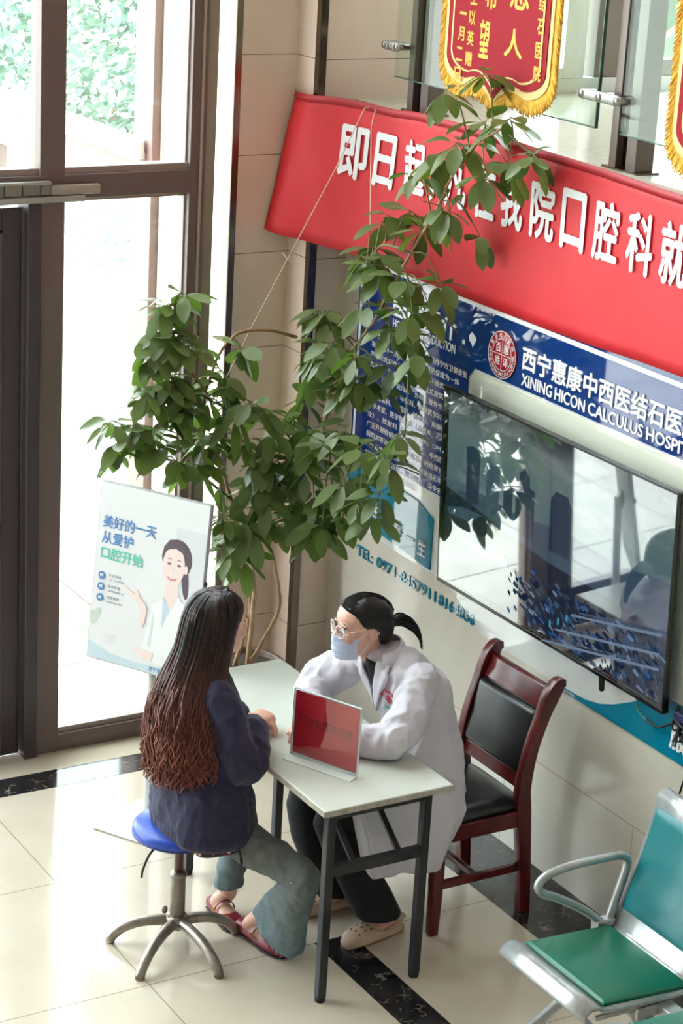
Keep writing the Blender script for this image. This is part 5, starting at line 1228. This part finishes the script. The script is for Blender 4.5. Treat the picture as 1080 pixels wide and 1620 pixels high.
# clogs
M_clog = mat('beige rubber clog', (202, 172, 146), 0.6)
def clog(heel, toe, par):
    heel, toe = V(heel), V(toe); d = (toe-heel).normalized(); s = d.cross(Z).normalized(); heel = heel - d*.014; toe = toe + d*.012; heel.z = toe.z = 0.0; L = (toe-heel).length
    k = MB(); pr = [(0, .020, .014, .016), (.05, .036, .018, .022), (.25, .040, .018, .020), (.40, .042, .022, .030), (.55, .047, .030, .036), (.72, .050, .031, .034), (.88, .044, .024, .026), (.97, .028, .016, .018), (1.0, .012, .010, .012)]
    k.ell([(heel + d*L*a + Z*(h+.001), s*w_, Z*h) for a, w_, h, _ in pr], 24, power=2.6)
    o = k.build('clog', M_clog, par)
    P = [heel + d*(L*.40 - L*.40*math.sin(pi*t_)) + s*(.043*math.cos(pi*t_)) + Z*(.045 + .018*math.sin(pi*t_)) for t_ in [i/14 for i in range(15)]]
    MB().tube(P, .0085, 8, flat=0.35, up=(0, 0, 1)).build('heel_strap', M_clog, o)
    hl = MB()
    for a in (.60, .70, .80):
        for q in (-.6, 0, .6):
            hl.ball(heel + d*L*(a + .02*abs(q)) + s*(.040*q) + Z*((.031 if a < .75 else .0275)*(1 + (1-abs(q*.86)**2.6)**(1/2.6)) + .0005), (.0048, .0048, .003), u=10, v=6)
    hl.build('vent_holes', mat('dark hole', (70, 52, 46), 0.8) if 'dark hole' not in MATS else MATS['dark hole'], o)
clog(dlh, dlt, doc); clog(drh, drt, doc)
# white coat
M_coat = noisy(mat('white coat cloth', (208, 203, 212), 0.75), (203, 198, 208), (214, 210, 218), 6, 0.06, 200)
B = MB()
fx = (Y*.93 + Z*.35).normalized()
dt = [((1.780, -.605, .47), .190, .135), ((1.778, -.605, .56), .182, .130), ((1.766, -.610, .67), .172, .120), ((1.750, -.622, .77), .170, .116), ((1.724, -.645, .87), .180, .116), ((1.701, -.685, .94), .184, .100), ((1.683, -.710, .98), .140, .078), ((1.668, -.726, 1.006), .082, .062), ((1.660, -.735, 1.018), .060, .054)]
B.ell([(c, X*a, fx*b_) for c, a, b_ in dt], 36, power=2.2)
B.tube(smooth_path([(1.845, -.685, .950), (1.895, -.745, .890), (1.950, -.825, .825), (1.962, -.865, .797), (1.905, -.930, .790), (1.840, -.99, .785), (1.795, -1.025, .785)], 4), [.062, .063, .064, .065, .066, .067, .068, .068, .068, .068, .067, .066, .065, .062, .060, .058, .056, .054, .052, .050, .048, .047, .046, .045, .044], 18, round_cap=True)
B.tube(smooth_path([(1.53, -.705, .945), (1.475, -.75, .885), (1.405, -.805, .825), (1.385, -.835, .800), (1.45, -.90, .79), (1.54, -.965, .787), (1.62, -1.005, .785)], 4), [.062, .063, .064, .065, .066, .067, .068, .068, .068, .068, .067, .066, .065, .062, .060, .058, .056, .054, .052, .050, .048, .047, .046, .045, .044], 18, round_cap=True)
# skirt over the thighs and hanging at her left side
B.tube([(1.84, -.60, .54), (1.845, -.74, .54), (1.835, -.90, .515)], [.106, .104, .096], 20, round_cap=True)
B.tube([(1.74, -.60, .54), (1.72, -.70, .54), (1.70, -.80, .525)], [.106, .104, .096], 20, round_cap=True)
cm = remesh(B, 0.0065, 6, 0.5, [(0.008, (8, 8, 3.5), 2.0), (0.006, (18, 15, 8), 9.0), (0.0014, (44, 40, 30), 4.0)])
bvh = BVHTree.FromBMesh(cm.bm)
coat = cm.build('white_coat', M_coat, doc)
k = MB()
def tail_pt(f, s_):
    xb = pl3([1.930, 1.985, 2.032, 2.045, 2.050, 2.050], s_); yf = pl3([-.94, -.965, -.972, -.975, -.975, -.972], s_); yr = pl3([-.54, -.535, -.55, -.575, -.60, -.62], s_)
    z = .565 - .285*s_ + s_*(.055*(1-f)**1.5 + .022*f) + .075*max(0, f-.72)/.28*s_*max(0, f-.72)/.28
    return V((xb + (.013*math.sin(f*11+.6) + .006*math.sin(f*23+2))*s_ - .035*max(0, f-.8)*5*(1-.3*s_) - .04*max(0, .10-f)*10*(1-s_), yf + (yr-yf)*f, z))
def pl3(L, t_):
    i = min(int(t_*(len(L)-1)), len(L)-2); g_ = t_*(len(L)-1)-i; return L[i] + (L[i+1]-L[i])*g_
k.grid(tail_pt, 40, 20); k.build('coat_tail', M_coat, coat, solid=.008)
k = MB()
def front_pt(f, s_):
    a = tail_pt(0, s_); return a + V((-.16*f, -.012*f + .03*f*f, .01*f*s_ + .12*f*f*s_))
k.grid(front_pt, 10, 16); k.build('coat_front_edge', M_coat, coat, solid=.008)
def drape(fn, nu, nv, lift, name, m, par, thick=.004, d=V((0, .93, -.30))):
    """patch laid on the coat: fn(u,v) gives (x,z); rays along d find the cloth"""
    d = d.normalized(); k = MB(); P = []
    for i in range(nu+1):
        row = []
        for j in range(nv+1):
            x, z = fn(i/nu, j/nv); o_ = V((x, -.80, z)) - d*0.6
            h = bvh.ray_cast(o_, d); p = h[0] if h[0] is not None else V((x, -.80, z))
            row.append(p - d*lift)
        P.append(row)
    VV = [[k.bm.verts.new(p) for p in r] for r in P]
    for i in range(nu):
        for j in range(nv): k.face((VV[i][j], VV[i+1][j], VV[i+1][j+1], VV[i][j+1]))
    return k.build(name, m, par, solid=thick)
def pl_(pts, v):
    n = len(pts)-1; i = min(int(v*n), n-1); f = v*n-i; return tuple(pts[i][k] + (pts[i+1][k]-pts[i][k])*f for k in range(2))
# black top showing in the neck opening, lapels either side
inn = [(1.640, .985), (1.645, .95), (1.66, .91), (1.680, .87)]
drape(lambda u, v: (pl_([(1.625, .985), (1.630, .95), (1.645, .91), (1.664, .865)], v)[0] + u*pl_([(.075, 0), (.065, 0), (.045, 0), (.012, 0)], v)[0], pl_([(0, .985), (0, .95), (0, .91), (0, .865)], v)[1]), 5, 8, .003, 'black_top', mat('black knit top', (20, 20, 24), 0.7), doc)
lapL = lambda u, v: (pl_([(1.705, .99), (1.700, .95), (1.692, .91), (1.682, .87), (1.680, .80)], v)[0] + u*pl_([(.050, 0), (.078, 0), (.072, 0), (.045, 0), (.004, 0)], v)[0], pl_([(0, 1.0), (0, .955), (0, .915), (0, .87), (0, .80)], v)[1])
lapR = lambda u, v: (pl_([(1.622, .99), (1.626, .95), (1.640, .91), (1.660, .87), (1.674, .80)], v)[0] - u*pl_([(.050, 0), (.078, 0), (.072, 0), (.045, 0), (.004, 0)], v)[0], pl_([(0, 1.0), (0, .955), (0, .915), (0, .87), (0, .80)], v)[1])
drape(lapL, 5, 12, .013, 'lapel', M_coat, coat, .007); drape(lapR, 5, 12, .013, 'lapel', M_coat, coat, .007)
# collar standing round the neck
k = MB(); R_ = []
for i in range(25):
    a = math.radians(-38 + 256*i/24); c = V((1.664, -.730, 1.010)); e_ = V((math.cos(a), math.sin(a)*.95, -.10*math.sin(a)*-1)); 
    R_.append([c + e_*.058 + Z*(.022 + .018*math.sin(a)), c + e_*.070 + Z*(.012 + .016*math.sin(a)), c + e_*.090 + Z*(-.026 + .010*math.sin(a))])
VV = [[k.bm.verts.new(p) for p in r] for r in R_]
for i in range(24):
    for j in range(2): k.face((VV[i][j], VV[i+1][j], VV[i+1][j+1], VV[i][j+1]))
k.build('collar', M_coat, coat, solid=.005)
# embroidered badge, pocket, pen
M_emb = mat('red embroidery', (196, 40, 66), 0.7)
def on_coat(x, z, d=V((0.25, .93, -.30))):
    d = d.normalized(); h = bvh.ray_cast(V((x, -.80, z)) - d*.6, d)
    return h[0], h[1]
hp_, hn = on_coat(1.768, .880)
if hp_ is not None:
    Uu = (Z.cross(hn)).normalized(); Ww = hn.cross(Uu)
    cc = hp_ + hn*.004
    text('+', cc, Uu, Ww, (.020, .020), M_emb, coat, 'badge_cross', th=.001, bold=.03)
    k = MB(); 
    sq = [Uu*.019, Ww*.019, -Uu*.019, -Ww*.019]
    for i in range(4): k.tube([cc + sq[i], cc + sq[(i+1) % 4]], .002, 5)
    k.build('badge_frame', M_emb, coat)
    for i, chx in enumerate('西宁惠康医院'):
        a = math.radians(165 - 30*i); n_ = Uu*math.cos(a) + Ww*math.sin(a); tt = Uu*math.sin(a) - Ww*math.cos(a)
        text(chx, cc + n_*.036, tt, n_, (.013, .014), M_emb, coat, 'badge_character', th=.001, bold=.02)
hp2, hn2 = on_coat(1.772, .832)
if hp2 is not None:
    Uu = (Z.cross(hn2)).normalized(); Ww = hn2.cross(Uu); mm = Matrix((Uu, Ww, hn2)).transposed().to_4x4(); mm.translation = hp2
    MB().box((-.030, -.032, .001), (.030, .012, .005), mm).build('name_tag', mat('pale name tag', (214, 226, 224), 0.3), coat, bevel=.002)
    MB().box((-.032, .010, .002), (.032, .019, .007), mm).build('tag_clip', mat('green clip', (70, 150, 140), 0.4), coat, bevel=.002)
# face mask
O, F, U, R = df
k = MB()
def mask(u, v):
    a = (u-.5)*2; zz = .004 + .088*v; ang = a*1.18
    w_ = .066 + .003*math.sin(pi*v); f_ = .100 + .012*math.sin(pi*min(1, v*1.05)) + (.012 if v > .75 else 0)*math.exp(-(a*4)**2)
    pinch = 1 - .18*(abs(a)**3)
    return O + R*(w_*math.sin(ang)) + F*(f_*math.cos(ang)*.98 + .004) + U*(.048 + (zz-.048)*pinch) + F*(.0026*math.sin(v*21)*(1-.6*abs(a)))
k.grid(mask, 20, 14); k.build('face_mask', mat('pale blue mask', (196, 208, 232), 0.8), doc, solid=.003)
lp = MB()
for s in (0, 1):
    sg_ = -1 if s == 0 else 1
    e1 = O + R*(.074*sg_) - F*.006 + U*.132; e2 = O + R*(.074*sg_) - F*.010 + U*.088
    lp.tube(smooth_path([mask(s, .95), mask(s, .95).lerp(e1, .6) + R*.006*sg_, e1 - F*.006, O + R*(.083*sg_) - F*.030 + U*.108, e2, mask(s, .05).lerp(e2, .5) + R*.006*sg_, mask(s, .05)], 5), .0013, 6)
lp.build('ear_loops', MATS['white paint'], doc)
# clear glasses
M_gf = mat('clear glasses frame', (226, 206, 200), 0.2)
gl_ = MB(); gz = MB()
for s in (-1, 1):
    c = O + F*.104 + U*.112 + R*.033*s
    lpn = [c + R*(.027*math.cos(a)) + U*(.023*math.sin(a)) - F*(.010*max(0, math.cos(a)*s)) for a in [2*pi*i/24 for i in range(24)]]
    gl_.tube(lpn + [lpn[0]], .0020, 6); gz.poly(lpn)
    gl_.tube(smooth_path([c + R*.027*s - F*.010 + U*.006, O + R*.073*s + F*.05 + U*.122, O + R*.079*s - F*.012 + U*.128], 4), .0017, 6)
gl_.tube([O + F*.106 + U*.118 - R*.007, O + F*.109 + U*.121, O + F*.106 + U*.118 + R*.007], .0018, 6)
gob = gl_.build('glasses', M_gf, doc); gz.build('lenses', M_glass, gob, fix=False, solid=.001)
# black hair drawn back to a pony tail
hb = MB(); HL = [(.060, -.052, -.105, .062), (.080, -.030, -.110, .074), (.100, -.012, -.113, .079), (.118, .034, -.114, .083), (.135, .056, -.114, .085), (.155, .068, -.113, .086), (.175, .072, -.109, .083), (.195, .072, -.098, .076), (.212, .052, -.076, .060), (.226, .022, -.044, .038), (.233, -.004, -.016, .012)]
hb.ell([(O + U*z + F*((f+b_)/2), R*w_, F*((f-b_)/2)) for z, f, b_, w_ in HL], 36, power=2.2)
hb.ball(O - F*.080 + U*.075, (.055, .038, .045), Matrix((R, F, U)).transposed())
hm = remesh(hb, 0.004, 4)
HH = MB(); me_ = bpy.data.meshes.new('t'); hm.bm.to_mesh(me_); hm.bm.free(); HH.bm.from_mesh(me_); bpy.data.meshes.remove(me_)
rr = random.Random(9)
tie = O - F*.118 + U*.108
def hl(z, ang, k=1.0):
    for i in range(len(HL)-1):
        if HL[i][0] <= z <= HL[i+1][0]:
            g_ = (z-HL[i][0])/(HL[i+1][0]-HL[i][0]); f, b_, w_ = (HL[i][j] + (HL[i+1][j]-HL[i][j])*g_ for j in (1, 2, 3)); break
    c, s = math.cos(ang), math.sin(ang)
    return O + U*z + F*((f+b_)/2 + (f-b_)/2*k*math.copysign(abs(c)**.91, c)) + R*(w_*k*math.copysign(abs(s)**.91, s))
for i in range(640):
    sd = rr.choice((-1, 1)); z0 = .233 - .148*rr.random()**1.3; a0 = rr.uniform(.0, .9) if z0 > .15 else rr.uniform(.15, .8); P = []
    for j in range(12):
        s_ = j/11; z = z0 + (.108-z0)*(s_**1.3); z = min(max(z, .062), .2325); P.append(hl(z, sd*(a0 + (3.05-a0)*s_), 1.008 + .006*rr.random()))
    strands(HH, P, .0024, .0020, 4, 0.5)
def hl_top(z, back, r):
    for i in range(len(HL)-1):
        if HL[i][0] <= z <= HL[i+1][0]:
            g_ = (z-HL[i][0])/(HL[i+1][0]-HL[i][0]); f, b_, w_ = (HL[i][j] + (HL[i+1][j]-HL[i][j])*g_ for j in (1, 2, 3)); break
    r = max(-w_*.98, min(w_*.98, r)); q_ = (1-abs(r/w_)**2.2)**(1/2.2)*(f-b_)/2
    return O + U*(z+.0012) + F*((f+b_)/2 + (-q_-.001 if back else q_+.001)) + R*r*1.01
for i in range(330):
    r0 = rr.uniform(-.062, .062); P = []
    lim_ = .228 - .9*max(0, abs(r0)-.02)
    for z in (.165, .178, .190, .202, .212, .222, .230): 
        if z < lim_: P.append(hl_top(z, False, r0))
    P.append((hl_top(lim_, False, r0) + hl_top(lim_, True, r0))/2 + U*.004)
    for z in (.228, .215, .198, .178, .158, .138, .120, .109):
        if z < lim_: P.append(hl_top(z, True, r0*max(0.12, (z-.100)/.13)))
    strands(HH, smooth_path(P, 2), .0024, .0020, 4, 0.5)
tail = [tie, tie - F*.040 + U*.004, tie - F*.085 - U*.025, tie - F*.118 - U*.075, tie - F*.128 - U*.120]
for i in range(150):
    a, q = rr.uniform(0, 6.28), math.sqrt(rr.random()); P = []
    for j, p in enumerate(smooth_path(tail, 4)):
        s_ = j/16; w_ = (.010 + .020*math.sin(pi*min(1, s_*1.15)**.8))*q
        P.append(p + R*(w_*math.cos(a)) + U*(w_*math.sin(a)*.9) + V((rr.gauss(0, .001), rr.gauss(0, .001), 0)))
    strands(HH, P[:rr.randint(13, 17)], .0030, .0010, 4, 0.6)
HH.build('hair', M_bh, doc, fix=False)
MB().tube([tie - F*.008 + (R*math.cos(a) + U*math.sin(a))*.016 for a in [2*pi*i/16 for i in range(17)]], .005, 8).build('hair_tie', MATS['black cord'], doc)
